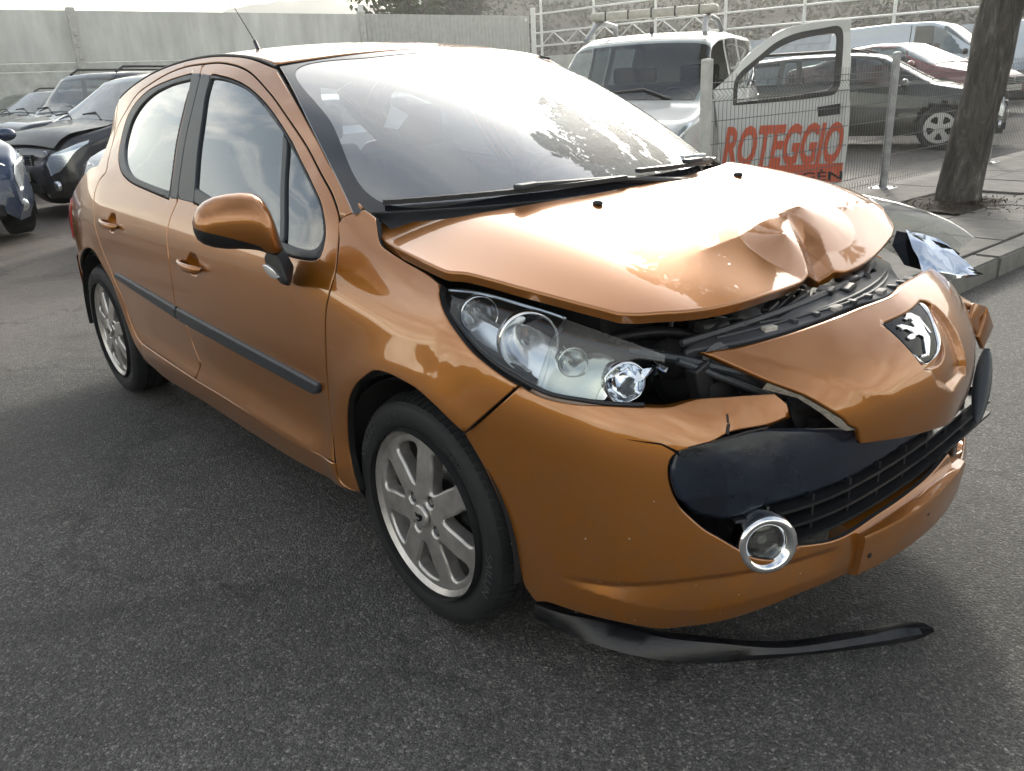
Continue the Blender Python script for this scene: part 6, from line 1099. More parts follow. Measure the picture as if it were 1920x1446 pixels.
for yy,z_ in ((13.3,.004),(13.7,.04),(14.1,.17),(14.4,.26),(14.8,.28),(25.2,.28)): rows.append([(x,yy,z_) for x in (-24.5,-12,-6,-2.56)])
yd=strip('raised_yard',rows,'asphalt',None,flip=True);tag(yd,kind='structure')
# ------------------------------------------------------------------ hills
def hill(name,az0,az1,d0,d1,hf,mat,kind='structure',n=140,m=14,seed=0):
    V=[];Fc=[]
    for i in range(n+1):
        az=R(az0+(az1-az0)*i/n);h=hf(math.degrees(az))
        for j in range(m+1):
            dd_=d0 if d0>=0 else min(29.8/max(.05,math.sin(az)),31.5/max(.05,-math.cos(az)));t=j/m;d=dd_+(d1-dd_)*t;x=1.58+d*math.cos(az);y=-1.85+d*math.sin(az)
            z=h*(t**.8)+h*.10*noise.noise(Vector((x*.05,y*.05,seed)))*t+h*.05*noise.noise(Vector((x*.2,y*.2,seed)))*t
            V.append((x,y,z-1.5*(1-t)))
    for i in range(n):
        for j in range(m): Fc.append((i*(m+1)+j,(i+1)*(m+1)+j,(i+1)*(m+1)+j+1,i*(m+1)+j+1))
    return tag(mesh(name,V,Fc,mat,None,True),kind=kind)
def tanel(e,d): return 1.34+d*math.tan(R(e))
# far ridge seen over the wall
pts=[(200,2.0),(160,3.5),(156,4.75),(153.5,5.25),(152,5.05),(150.8,5.35),(149,5.2),(148.2,4.7),(146,4.8),(144,5.6),(140,6.5),(130,8),(110,9),(90,8)]
def hf1(a):
    a=a%360;xs=[p[0] for p in pts][::-1];ys=[p[1] for p in pts][::-1];return 420*math.tan(R(np.interp(a,xs,ys)))
hill('far_hills',90,200,300,420,hf1,'hillfar',seed=2)
# rocky slope with scrub rising behind the railing
def hf2(a): return 9.0*sm(147.5,141,a)+1.2
hill('rocky_slope',80,149,-1,75,lambda a:float(hf2(a)),'rock',n=160,m=30,seed=5)
# hills behind the camera: seen only mirrored in paint and glass
def hf3(a):
    a=a%360;return 130*math.tan(R(4.6+2.2*noise.noise(Vector((a*.045,0,1)))+1.2*noise.noise(Vector((a*.2,3,1)))))
hill('hills_behind',198,440,90,130,hf3,'scrub',n=200,m=10,seed=8)
# trees with leaf clumps
def leafcloud(bm_v,bm_f,c,rad,n,s,rnd,squash=1.0,hollow=.35):
    for k in range(n):
        d=Vector((rnd.gauss(0,1),rnd.gauss(0,1),rnd.gauss(0,1))).normalized();q=c+Vector((d.x*rad,d.y*rad,d.z*rad*squash))*(hollow+(1-hollow)*rnd.random()**.5)
        a=Vector((rnd.gauss(0,1),rnd.gauss(0,1),rnd.gauss(0,1))).normalized()*s*rnd.uniform(.6,1.4);b=a.cross(Vector((rnd.gauss(0,1),rnd.gauss(0,1),rnd.gauss(0,1)))).normalized()*s*.45
        i=len(bm_v);bm_v+=[q-a,q+b,q+a,q-b];bm_f.append((i,i+1,i+2,i+3))
def shrub(name,label,loc,h,w,mat,seed,n=900,leaf=.16,cat='bush',group=None):
    rnd=random.Random(seed);t=thing(name,label,cat,loc,0,group);V=[];Fc=[]
    bm=bmesh.new();tube(bm,[(0,0,-.3),(.05*w,0,h*.35),(0,.04*w,h*.7)],[.07*w,.05*w,.02*w],7);
    for k in range(5):
        a=rnd.uniform(0,6.28);tube(bm,[(0,0,h*.3),(math.cos(a)*w*.22,math.sin(a)*w*.22,h*.55),(math.cos(a)*w*.36,math.sin(a)*w*.36,h*.75)],[.035*w,.02*w,.01*w],5)
    bmobj('trunk',bm,'bark',t,60)
    for k in range(9):
        a=rnd.uniform(0,6.28);r_=rnd.uniform(0,.38)*w;leafcloud(V,Fc,Vector((math.cos(a)*r_,math.sin(a)*r_,h*rnd.uniform(.45,.92))),w*rnd.uniform(.16,.30),n//9,leaf,rnd,1.0)
    mesh('crown',V,Fc,mat,t);return t
def barkmat():
    m=P('bark',(.13,.105,.085),.9);nt=m.node_tree;b=nt.nodes['Principled BSDF'];M_['bark']=m
    tc=N(nt,'ShaderNodeTexCoord');mp=N(nt,'ShaderNodeMapping');mp.inputs['Scale'].default_value=(1,1,.28);nt.links.new(tc.outputs['Object'],mp.inputs[0])
    n=N(nt,'ShaderNodeTexNoise',i_Scale=9.0,i_Detail=10.0,i_Roughness=.74,i_Distortion=1.2);nt.links.new(mp.outputs[0],n.inputs['Vector'])
    v=N(nt,'ShaderNodeTexVoronoi',i_Scale=16.0,feature='F1');nt.links.new(mp.outputs[0],v.inputs['Vector'])
    c=RAMP(nt,n.outputs[0],[(.34,(.022,.019,.017)),(.46,(.065,.058,.05)),(.56,(.11,.10,.088)),(.66,(.25,.235,.21))]);nt.links.new(c,b.inputs['Base Color'])
    h=ML(nt,'ADD',n.outputs[0],ML(nt,'MULTIPLY',v.outputs['Distance'],.6));bp=N(nt,'ShaderNodeBump',i_Strength=1.0,i_Distance=.05);nt.links.new(h,bp.inputs['Height']);nt.links.new(bp.outputs[0],b.inputs['Normal'])
barkmat()
rnd=random.Random(21)
def pol(az,d): return (1.58+d*math.cos(R(az)),-1.85+d*math.sin(R(az)))
x,y=pol(157,38);shrub('bush','small wispy bush showing above the wall at its left part',(x,y,1.6),2.6,1.6,'leaf2',3,300,.10)
TL=[(145.5,44,6.0,5,'dense dark tree at the left end of the slope above the ribbed wall'),(142,46,8,6,'bushy tree above the ribbed wall, second from the sky gap')]
for k,(az,d,h,w_,lb) in enumerate(TL):
    x,y=pol(az,d);shrub('tree',lb,(x,y,.5),h,w_,'leaf2' if k%2 else 'leaf',30+k,1600,.22,'tree')
V=[];Fc=[]
for k in range(1500):
    az=rnd.uniform(104,146);dm=min(29.8/math.sin(R(az)),31.5/max(.05,-math.cos(R(az))));t=rnd.random()**1.3;d=dm+1+(74-dm)*t;x,y=pol(az,d)
    z=float(hf2(az))*max(0,t)**.8-1.5*(1-t);leafcloud(V,Fc,Vector((x,y,z+.3)),rnd.uniform(.4,1.3),22,.20,rnd,.8)
u_=mesh('hillside_scrub',V,Fc,'leaf2');tag(u_,kind='stuff')
# ------------------------------------------------------------------ the street tree
tr=thing('street_tree','mottled grey-barked tree leaning right in a soil pit on the pavement','tree',(TREE[0],TREE[1],.1))
rnd=random.Random(9)
cen=[Vector((0,0,-.1)),Vector((.0,.02,.12)),Vector((.02,.06,.6)),Vector((.05,.11,1.2)),Vector((.09,.18,2.0)),Vector((.14,.26,3.0)),Vector((.1,.3,4.2)),Vector((.0,.25,5.4))]
rad=[.20,.18,.165,.158,.152,.15,.11,.05]
ns_=90;sg=40;V=[];Fc=[]
for i in range(ns_+1):
    t=i/ns_*(len(cen)-1);a=min(int(t),len(cen)-2);f=t-a;c=cen[a].lerp(cen[a+1],f);r_=rad[a]*(1-f)+rad[a+1]*f
    for k in range(sg):
        an=2*math.pi*k/sg;q=Vector((math.cos(an),math.sin(an),0));p=c+q*r_
        n1=noise.noise(Vector((q.x*1.5,q.y*1.5,p.z*1.6)));n2=noise.noise(Vector((q.x*5,q.y*5,p.z*4.0)));n3=noise.noise(Vector((q.x*14,q.y*14,p.z*8)))
        V.append(c+q*(r_*(1+.16*n1+.07*n2+.035*n3)))
for i in range(ns_):
    for k in range(sg): Fc.append((i*sg+k,i*sg+(k+1)%sg,(i+1)*sg+(k+1)%sg,(i+1)*sg+k))
mesh('trunk',V,Fc,'bark',tr,True)
bm=bmesh.new();tips=[]
for k in range(11):
    a=rnd.uniform(0,6.28);z0=rnd.uniform(2.9,5.0);L_=rnd.uniform(1.4,2.6);b0=Vector((.1,.25,z0));b1=b0+Vector((math.cos(a)*L_*.5,math.sin(a)*L_*.5,L_*.45));b2=b0+Vector((math.cos(a)*L_,math.sin(a)*L_,L_*.7));tube(bm,[b0,b1,b2],[.06,.035,.012],7);tips+=[b1,b2,(b1+b2)/2]
bmobj('limbs',bm,'bark',tr,60)
V=[];Fc=[]
for c in tips:
    for q in range(3): leafcloud(V,Fc,c+Vector((rnd.gauss(0,.35),rnd.gauss(0,.35),rnd.gauss(0,.25))),rnd.uniform(.25,.5),90,.12,rnd,.6,.1)
mesh('crown',V,Fc,'leaf',tr)
# ------------------------------------------------------------------ background vehicles
def vehicle(name,label,loc,heading,mat,top,hw,front,rear,wheels,belt,roofw,sill=.22,wr=.31,glass='glassbg',windows=(),group=None,hood=None):
    """top: (x,z) silhouette; hw: (x,halfwidth); windows: list of (x0,x1,s0,s1,slant)"""
    c=thing(name,label,'car',loc,heading,group)
    zt=spline_lin(top);w=spline(hw);rw=spline_lin(roofw);bl=spline_lin(belt)
    def S(u,v):
        u=np.asarray(u,float);v=np.asarray(v,float);W_=w(u);Z=zt(u);B=np.minimum(bl(u),Z-.05);Rw=rw(u)
        # control columns from sill to centreline
        cab=np.clip((Z-B-.08)/.25,0,1)
        Y=[W_*.93,W_*1.0,W_*1.0,W_*.97,W_*.95,W_*.95*(1-cab)*.93+cab*(Rw+(W_*.95-Rw)*.25),W_*.7*(1-cab)+cab*Rw,W_*.5*(1-cab)+cab*Rw*.72,0*W_]
        Zs=[sill+0*W_,sill+.15+0*W_,.62*B+0*W_,B-.05,B+0*W_,B+(Z-B)*.70,Z-.035*cab-.01,Z-.004,Z+.012]
        s=v*8;i=np.clip(s.astype(int),0,7);f=s-i;f_=f
        Y=np.stack(np.broadcast_arrays(*Y),0);Zs=np.stack(np.broadcast_arrays(*Zs),0)
        def g(A,k): return np.take_along_axis(A,np.clip(k,0,8)[None],0)[0]
        def cr(A):
            p0,p1,p2,p3=g(A,i-1),g(A,i),g(A,i+1),g(A,i+2);
            return .5*((2*p1)+(p2-p0)*f+(2*p0-5*p1+4*p2-p3)*f*f+(3*p1-p0-3*p2+p3)*f**3)
        u,_=np.broadcast_arrays(u,v)
        return np.stack([u,-cr(Y),cr(Zs)],-1)
    nx=int((front-rear)/.045);xs=np.linspace(rear,front,nx);ss=np.linspace(0,1,33);U,Vv=np.meshgrid(xs,ss,indexing='ij');Pg=S(U,Vv)
    wins=[(w_[0],np.array([(q[0],q[1]) for q in w_[1]]) if isinstance(w_[1][0],(tuple,list)) else w_[1]) for w_ in windows if w_[0] in('side_window','windscreen','rear_glass','door_opening')]
    def open_at(u_,v_):
        for nm_,pl_ in wins:
            if nm_ in('windscreen','rear_glass'):
                if pl_[0]+.03<u_<pl_[1]-.03 and v_>pl_[2]+.015: return True
            elif inside(np.array([[u_,v_]]),pl_)[0]: return True
        return False
    op=np.array([[open_at((xs[i]+xs[i+1])/2,(ss[j]+ss[j+1])/2) for j in range(len(ss)-1)] for i in range(nx-1)])
    # wheel arches
    for s in (-1,1):
        Pm=Pg*np.array([1,-s,1]);n=len(ss);Fc=[]
        for i in range(nx-1):
            for j in range(n-1):
                q=(Pm[i,j]+Pm[i+1,j+1])/2
                if op[i,j] or any(math.hypot(q[0]-wx,q[2]-wr)<wr+.055 for wx in wheels): continue
                a=(i*n+j,(i+1)*n+j,(i+1)*n+j+1,i*n+j+1);Fc.append(a if s>0 else a[::-1])
        cap=[nx*n-n+j for j in range(n)];Fc.append(tuple(cap[::-1] if s>0 else cap));cap=[j for j in range(n)];Fc.append(tuple(cap if s>0 else cap[::-1]))
        o=mesh('body',Pm.reshape(-1,3),Fc,mat,c,True);o.data.set_sharp_from_angle(angle=R(38))
    ws_=[w_ for w_ in windows if w_[0]=='windscreen'][0][1];bz=float(bl(ws_[1]))
    bm=bmesh.new();box(bm,(ws_[1]-.33,0,bz-.06),(.5,float(w(0))*1.75,.12));bmobj('dashboard',bm,'dash',c,0,bevel=.03)
    bm=bmesh.new();cen=Vector((ws_[1]-.68,.36,bz-.02));ax=Vector((-.88,0,.48)).normalized();e1=Vector((0,1,0));e2=ax.cross(e1);tube(bm,[cen+(e1*math.cos(a)+e2*math.sin(a))*.185 for a in np.linspace(0,2*math.pi,25)],.016,6,False);tube(bm,[cen-e1*.18,cen,cen+e1*.18],.014,5);bmobj('steering_wheel',bm,'dash',c,60)
    for sx,sy,sw in ((ws_[1]-1.2,-.36,.48),(ws_[1]-1.2,.36,.48),(ws_[1]-2.05,0,1.15)):
        if sx<rear+.4: continue
        bm=bmesh.new();box(bm,(sx,sy,bz-.12),(.14,sw,.62),Matrix.Rotation(R(-14),3,'Y'));st_=bmobj('seat',bm,'seat',c,60,bevel=.04,seg=3)
        for hy in ([0] if sw<.8 else [-.36,.36]):
            bm=bmesh.new();box(bm,(sx-.09,sy+hy,bz+.27),(.10,.25,.17));bmobj('headrest',bm,'seat',st_,60,bevel=.035,seg=3)
    bm=bmesh.new();box(bm,(0,0,bz-.45),(front-rear-1.6,float(w(0))*1.7,.1));bmobj('cabin_floor',bm,'under',c)
    chk=S(np.array([rear+1.,rear+1.05,rear+1.]),np.array([.3,.3,.33]));fl_=np.cross(chk[1]-chk[0],chk[2]-chk[0])[1]>0
    for wdef in windows:
        nm,poly=wdef[0],wdef[1]
        if nm=='door_opening': continue
        mt=wdef[2] if len(wdef)>2 else glass
        if nm in('windscreen','rear_glass'):
            us=np.linspace(poly[0],poly[1],8);rows=[]
            for uu in us:
                r_=[]
                for vv in np.linspace(poly[2],1,9): r_.append(S(np.array([uu]),np.array([vv]))[0]+np.array([.012*(1 if nm=='windscreen' else -1),0,.012]))
                r_=[tuple(p) for p in r_];rows.append(r_+[(p[0],-p[1],p[2]) for p in r_[::-1][1:]])
            strip(nm,rows,mt,c,smooth=60,flip=False)
        else:
            panel(nm,S,poly,mt,c,grid=.08,r=0,inset=0,off=.008 if mt==glass else .012,thick=.006,flip=fl_,mirror=True,su=1,sv=1.6,step=.05)
    for wx in wheels:
        for s in (-1,1):
            y=float(w(wx))*s
            V,Fc=lathe([(wr*.66,.01),(wr*.72,-.012),(wr*.9,-.015),(wr,.01),(wr,.2),(wr*.7,.21)],40);V=[(x,yy if s<0 else -yy,z) for x,yy,z in V]
            wl=thing_part('wheel',c,(wx,y*.985,wr));mesh('tyre',V,Fc,'rubber',wl,True)
            hs=[]
            for k in range(5):
                a=2*math.pi*(k+.5)/5+.3;hs.append([(rr_*wr*math.cos(a+da),rr_*wr*math.sin(a+da),0) for rr_,da in ((.22,0),(.52,-.33),(.55,0),(.52,.33))])
            out=[(wr*.69*math.cos(a),wr*.69*math.sin(a),0) for a in np.linspace(0,2*math.pi,24,endpoint=False)]
            Sd=(lambda u,v:np.stack([u,-.012+.02*np.hypot(u,v)+0*u,v],-1)) if s<0 else (lambda u,v:np.stack([u,.012-.02*np.hypot(u,v)+0*u,v],-1))
            panel('wheel_rim',Sd,out,'alloybg',wl,grid=.06,r=.004,thick=.02,inset=0,holes=hs,flip=DF if s<0 else not DF,step=.03)
            V,Fc=lathe([(0,.10),(wr*.7,.10)],20);mesh('hub_back',[(x,yy if s<0 else -yy,z) for x,yy,z in V],Fc,'under',wl)
            V,Fc=lathe([(wr+.07,.0),(wr+.07,.25),(.05,.26)],24);V=[(x,yy if s<0 else -yy,max(z,-.1)) for x,yy,z in V];mesh('arch_liner',V,Fc,'under',wl)
    bm=bmesh.new();box(bm,((front+rear)/2,0,sill+.04),(front-rear-.5,float(w(0))*1.8,.08));bmobj('floor_pan',bm,'under',c)
    return c,S
def thing_part(name,par,loc):
    o=bpy.data.objects.new(name,None);SC.collection.objects.link(o);o.parent=par;o.location=loc;return o
def spline_lin(p):
    s=spline(p) if len(p)>3 else None
    X=[q[0] for q in p];Y=[q[1] for q in p]
    def f(x): 
        x=np.asarray(x,float);h=.05
        return (np.interp(x-h,X,Y)+np.interp(x,X,Y)*2+np.interp(x+h,X,Y))/4
    return f
M_['glassbg']=glass('parked_car_glass',(.50,.56,.56),0,1.52,1.7,dust=.015)
M_['alloybg']=P('parked_car_alloy',(.55,.55,.55),.35,.7)
M_['p_black']=paint('black_car_paint',(.014,.015,.022),.2,.35);M_['p_navy']=paint('navy_car_paint',(.016,.020,.035),.3,.35);M_['p_blue']=paint('blue_car_paint',(.008,.028,.08),.4,.35)
M_['p_white']=paint('white_car_paint',(.62,.63,.62),.0,.4,.01);M_['p_green']=paint('dark_green_car_paint',(.008,.015,.011),.2,.35);M_['p_maroon']=paint('maroon_car_paint',(.13,.022,.026),.35,.35);M_['p_silver']=paint('silver_car_paint',(.45,.46,.46),.6,.35);M_['p_lblue']=paint('pale_blue_van_paint',(.45,.52,.60),.1,.4,.01)
M_['orange']=P('orange_lettering',(.62,.10,.035),.45);M_['dirtyw']=noisy(P('aged_plastic',(.50,.48,.42),.5),20,.2)
def frontend(c,S,front,wd,zl,zg,mat_l='silver',round_=False,badge=False,plate=True,gr=True):
    """headlamps, grille, plate and lower intake on the nose"""
    for s in (-1,1):
        if round_:
            V,Fc=lathe([(0,-.02),(.07,-.01),(.095,.0),(.10,-.02)],24,'x');V=[(x+front-.02,y+s*wd*.72,z+zl) for x,y,z in V];h=mesh('headlight',V,Fc,'silver',c,True)
            V,Fc=lathe([(0,.02),(.07,.012),(.095,.0)],24,'x');mesh('headlight_lens',[(x+front-.018,y+s*wd*.72,z+zl) for x,y,z in V],Fc,'lens',h,True)
        else:
            pl_=[(front-.035,.30,1),(front-.03,.43,0),(front-.10,.50,0),(front-.30,.535,0),(front-.48,.53,1),(front-.42,.46,0),(front-.25,.36,0),(front-.10,.29,0)]
            q0=S(np.array([0.,.05,0.]),np.array([.3,.3,.33]));ff=np.cross(q0[1]-q0[0],q0[2]-q0[0])[1]>0
            if s<0: LM=[panel(nm,S,pl_,mt,c,grid=.04,r=0,inset=0,off=of,thick=.01,flip=ff,mirror=True,su=1,sv=1.6,step=.04) for nm,mt,of in (('headlight','silver',.006),('headlight_lens','lens',.02))]
            h=LM[0][0 if s<0 else 1]
            for yy,rr_ in ((.62,.055),(.80,.045)):
                V,Fc=lathe([(0,-.03),(rr_,0),(rr_*1.1,-.005)],16,'x');mesh('lamp_bowl',[(x+front-.06-(.14 if yy>.7 else 0),y+s*wd*yy,z+zl) for x,y,z in V],Fc,'chrome',h,True)
    if gr:
        g_=None
        bm=bmesh.new();box(bm,(front-.01,0,zg),(.05,wd*.8,.12));g_=bmobj('grille',bm,'under',c,0,bevel=.01)
        for k in range(4):
            bm=bmesh.new();box(bm,(front+.02,0,zg-.045+k*.03),(.02,wd*.78,.008));bmobj('grille_bar',bm,'chrome',g_)
    bm=bmesh.new();box(bm,(front-.0,0,.33),(.06,wd*1.1,.12));bmobj('lower_intake',bm,'under',c,0,bevel=.02)
    for s in (-1,1):
        V,Fc=lathe([(0,-.0),(.05,.01),(.06,.0),(.065,-.03)],20,'x');mesh('fog_lamp',[(x+front-.04,y+s*wd*.76,z+.36) for x,y,z in V],Fc,'silver',c,True)
    if plate:
        bm=bmesh.new();box(bm,(front+.035,0,.47),(.012,.52,.11));bmobj('number_plate',bm,'dirtyw',c,0,bevel=.003)
def wing_mirror(c,x,y,z,mat):
    for s in (-1,1):
        bm=bmesh.new();bmesh.ops.create_uvsphere(bm,u_segments=14,v_segments=8,radius=1,matrix=Matrix.Translation((x,s*(y+.10),z))@Matrix.Diagonal((.06,.11,.07,1)));o=bmobj('wing_mirror',bm,mat,c,60)
        bm=bmesh.new();tube(bm,[(x,s*(y-.02),z-.04),(x,s*(y+.05),z-.02)],.025,8);bmobj('mirror_stalk',bm,'black',o,60)
def wipers(c,x0,z0,wd):
    for y in (-.2,.45):
        bm=bmesh.new();tube(bm,[(x0,y,z0),(x0-.12,y-.28,z0+.09),(x0-.10,y-.55,z0+.07)],.012,5);bmobj('wiper',bm,'black',c,60)
def side_wins(lst): return [('side_window',[(a,b,1) for a,b in p]) for p in lst]
# compact MPV, black, bonnet ajar
def polp(px,d):
    return px
mpvtop=[(-2.2,.75),(-2.15,1.15),(-1.85,1.5),(-1.0,1.60),(0,1.62),(.45,1.55),(.95,1.24),(1.35,1.02),(1.9,.93),(2.12,.80),(2.2,.62)]
mpvhw=[(-2.2,.78),(-1.9,.86),(-1,.90),(0,.905),(1,.90),(1.6,.87),(2.0,.78),(2.2,.60)]
RW=[(-2.2,.62),(-1,.66),(0,.66),(.6,.66),(1.3,.74)]
c,S=vehicle('parked_mpv','black family car with a dusty, slightly raised bonnet, left of the copper car',(-10.71,2.57,.03),R(-75),'p_black',mpvtop,mpvhw,2.2,-2.2,(1.38,-1.30),[(-2.2,.95),(0,.96),(1.3,.95),(2.2,.70)],RW,
 windows=side_wins([[(-1.75,.54),(-.75,.53),(-.75,.70),(-1.6,.70)],[(-.68,.53),(.25,.53),(.25,.70),(-.68,.70)],[(.32,.53),(1.05,.53),(.75,.60),(.42,.70),(.32,.70)]])+[('windscreen',(.50,1.28,.66))])
frontend(c,S,2.2,.88,.70,.66);wing_mirror(c,.95,.88,1.02,'p_black');wipers(c,1.30,1.06,.8)
rows=[[(x,y,float(spline_lin(mpvtop)(x))+.018+.045*max(0,(x-1.35))/.75-.05*(y/.8)**2+.01) for y in np.linspace(-.74,.74,17)] for x in np.linspace(1.30,2.13,9)]
M_['dustblack']=noisy(P('dusty_black_bonnet',(.032,.031,.030),.4,coat=.3),9,.6,rvar=.2)
strip('raised_bonnet',rows,'dustblack',c,smooth=50)
# old four-wheel drive behind it
suvt=[(-2.1,.8),(-2.08,1.55),(-1.9,1.68),(0,1.72),(.35,1.70),(.78,1.25),(1.0,1.10),(1.9,1.02),(2.1,.95),(2.15,.6)]
suvh=[(-2.1,.80),(-1.9,.86),(0,.87),(1.2,.86),(1.9,.80),(2.15,.70)]
c,S=vehicle('off_road_car','dark old off-road car with round headlights and roof rails',(-14.16,2.87,.03),R(-72),'p_navy',suvt,suvh,2.15,-2.1,(1.38,-1.25),[(-2.1,1.06),(.9,1.06),(2.15,.9)],[(-2.1,.72),(.4,.72),(1,.8)],wr=.36,sill=.35,
 windows=side_wins([[(-1.8,.54),(-.9,.53),(-.9,.70),(-1.8,.70)],[(-.8,.53),(-.1,.53),(-.1,.70),(-.8,.70)],[(0,.53),(.72,.53),(.5,.62),(.33,.70),(0,.70)]])+[('windscreen',(.38,.95,.66))])
frontend(c,S,2.15,.84,.80,.80,round_=True);wing_mirror(c,.68,.86,1.15,'black');wipers(c,.98,1.13,.8)
for s in (-1,1):
    bm=bmesh.new();tube(bm,[(-1.8,s*.62,1.70),(-1.7,s*.62,1.78),(.1,s*.62,1.79),(.25,s*.62,1.71)],.02,8);bmobj('roof_rail',bm,'black',c,60)
# estate further left
c,S=vehicle('parked_estate_car','dark estate car with roof rails at the left edge, behind the off-road car',(-20.5,3.6,.08),R(-70),'p_black',[(-2.2,.75),(-2.15,1.2),(-1.7,1.44),(0,1.5),(.3,1.47),(1.0,1.08),(1.1,1.02),(1.9,.90),(2.15,.7)],mpvhw,2.15,-2.2,(1.35,-1.3),[(-2.2,.95),(1,.95),(2.2,.7)],[(-2.2,.60),(0,.62),(1.1,.74)],
 windows=side_wins([[(-1.6,.54),(-.75,.53),(-.75,.70),(-1.6,.70)],[(-.68,.53),(.15,.53),(.15,.70),(-.68,.70)],[(.22,.53),(.9,.53),(.3,.70),(.22,.70)]])+[('windscreen',(.35,1.05,.66))])
frontend(c,S,2.15,.86,.68,.62);wing_mirror(c,.8,.88,1.0,'p_black');wipers(c,1.08,1.05,.8)
for s in (-1,1):
    bm=bmesh.new();tube(bm,[(-1.7,s*.58,1.46),(-1.6,s*.58,1.53),(0,s*.58,1.55),(.15,s*.58,1.49)],.018,8);bmobj('roof_rail',bm,'black',c,60)
c2=copy_tree_t(c) if False else None
c,S=vehicle('parked_hatchback','dark small car furthest left, only its sloping windscreen in view',(-24.3,3.9,.1),R(-70),'p_navy',[(-1.9,.75),(-1.85,1.2),(-1.5,1.42),(0,1.46),(.3,1.43),(1.0,1.05),(1.75,.88),(1.95,.65)],[(-1.9,.74),(-1.5,.82),(0,.84),(1.2,.83),(1.95,.65)],1.95,-1.9,(1.22,-1.2),[(-1.9,.92),(1,.92),(1.95,.7)],[(-1.9,.58),(0,.60),(1.1,.70)],
 windows=side_wins([[(-1.3,.54),(-.5,.53),(-.5,.70),(-1.3,.70)],[(-.42,.53),(.85,.53),(.3,.70),(-.42,.70)]])+[('windscreen',(.35,1.0,.66))])
frontend(c,S,1.95,.82,.66,.6)
# blue hatchback at the left edge
c,S=vehicle('blue_hatchback','blue hatchback with glossy clear headlight cut by the left edge',(-9.87,-.83,0.02),R(5),'p_blue',[(-1.9,.75),(-1.85,1.2),(-1.5,1.44),(0,1.48),(.3,1.45),(1.0,1.08),(1.65,.95),(1.9,.82),(1.98,.62)],[(-1.9,.76),(-1.5,.85),(0,.87),(1.2,.86),(1.7,.82),(1.98,.62)],1.98,-1.9,(1.25,-1.2),[(-1.9,.93),(1,.93),(1.98,.74)],[(-1.9,.58),(0,.60),(1.1,.70)],
 windows=side_wins([[(-1.3,.54),(-.5,.53),(-.5,.70),(-1.3,.70)],[(-.42,.53),(.85,.53),(.3,.70),(-.42,.70)]])+[('windscreen',(.35,1.0,.66))])
frontend(c,S,1.98,.84,.72,.66);wing_mirror(c,.8,.86,1.0,'p_blue')
# silver car whose headlight shows behind the copper car's tail
c,S=vehicle('silver_car','silver car showing only its big clear headlight behind the tail of the copper car',(-7.17,2.48,0),R(-80),'p_silver',[(-1.9,.75),(-1.85,1.1),(-1.5,1.25),(0,1.28),(.3,1.25),(1.0,.95),(1.65,.90),(1.9,.80),(1.98,.62)],[(-1.9,.76),(-1.5,.82),(0,.83),(1.2,.82),(1.7,.78),(1.98,.62)],1.98,-1.9,(1.25,-1.2),[(-1.9,.9),(1,.9),(1.98,.74)],[(-1.9,.55),(0,.56),(1.1,.66)],
 windows=side_wins([[(-1.3,.54),(-.5,.53),(-.5,.70),(-1.3,.70)],[(-.42,.53),(.85,.53),(.3,.70),(-.42,.70)]])+[('windscreen',(.35,1.0,.66))])
frontend(c,S,1.98,.80,.72,.62)
# ------------------------------------------------------------------ white works van with the open door
vt=[(-2.2,.8),(-2.15,1.62),(-1.9,1.70),(-.6,1.72),(.1,1.69),(.42,1.62),(1.02,1.10),(1.12,1.06),(1.75,.94),(2.0,.80),(2.1,.6)]
vh=[(-2.2,.80),(-1.9,.84),(0,.85),(1.2,.84),(1.7,.80),(2.1,.62)]
van,S=vehicle('works_van','white works van with roof light bar and its lettered front door standing open',(-4.35,5.3,0),R(-65),'p_white',vt,vh,2.1,-2.2,(1.40,-1.30),[(-2.2,1.05),(1.0,1.05),(2.1,.85)],[(-2.2,.66),(-.5,.66),(.4,.66),(1.1,.74)],
 windows=[('side_window',[(-1.75,.54,1),(-.95,.53,1),(-.95,.70,1),(-1.75,.70,1)]),('side_window',[(-.80,.53,1),(-.25,.53,1),(-.25,.70,1),(-.80,.70,1)]),('door_opening',[(-.12,.54,1),(.90,.53,1),(.66,.60,1),(.45,.70,1),(-.12,.70,1)],'none'),('windscreen',(.44,1.06,.66))])
frontend(van,S,2.1,.82,.78,.70);wipers(van,1.08,1.10,.8)
for s in (-1,1):
    bm=bmesh.new();tube(bm,[(.35,s*.60,1.66),(.15,s*.56,1.80),(-.1,s*.55,1.84),(-.5,s*.55,1.82),(-.62,s*.58,1.72)],.028,8);bmobj('roof_rail',bm,'galv',van,60)
bm=bmesh.new();tube(bm,[(.05,0,1.69),(.05,0,1.76)],.02,8);bmobj('aerial_base',bm,'black',van,60)
bm=bmesh.new();bmesh.ops.create_cube(bm,size=1,matrix=Matrix.Translation((-.0,0,1.895))@Matrix.Diagonal((.17,1.30,.085,1)));lb=bmobj('light_bar',bm,'dirtyw',van,60,bevel=.03,seg=3)
for k in range(5):
    bm=bmesh.new();box(bm,(0,-.48+.24*k,1.897),(.176,.012,.090));bmobj('light_bar_seam',bm,'seat',lb)
hood_c=[]
mesh('interior_seat',[(0,0,0)],[],'seat',van) if False else None
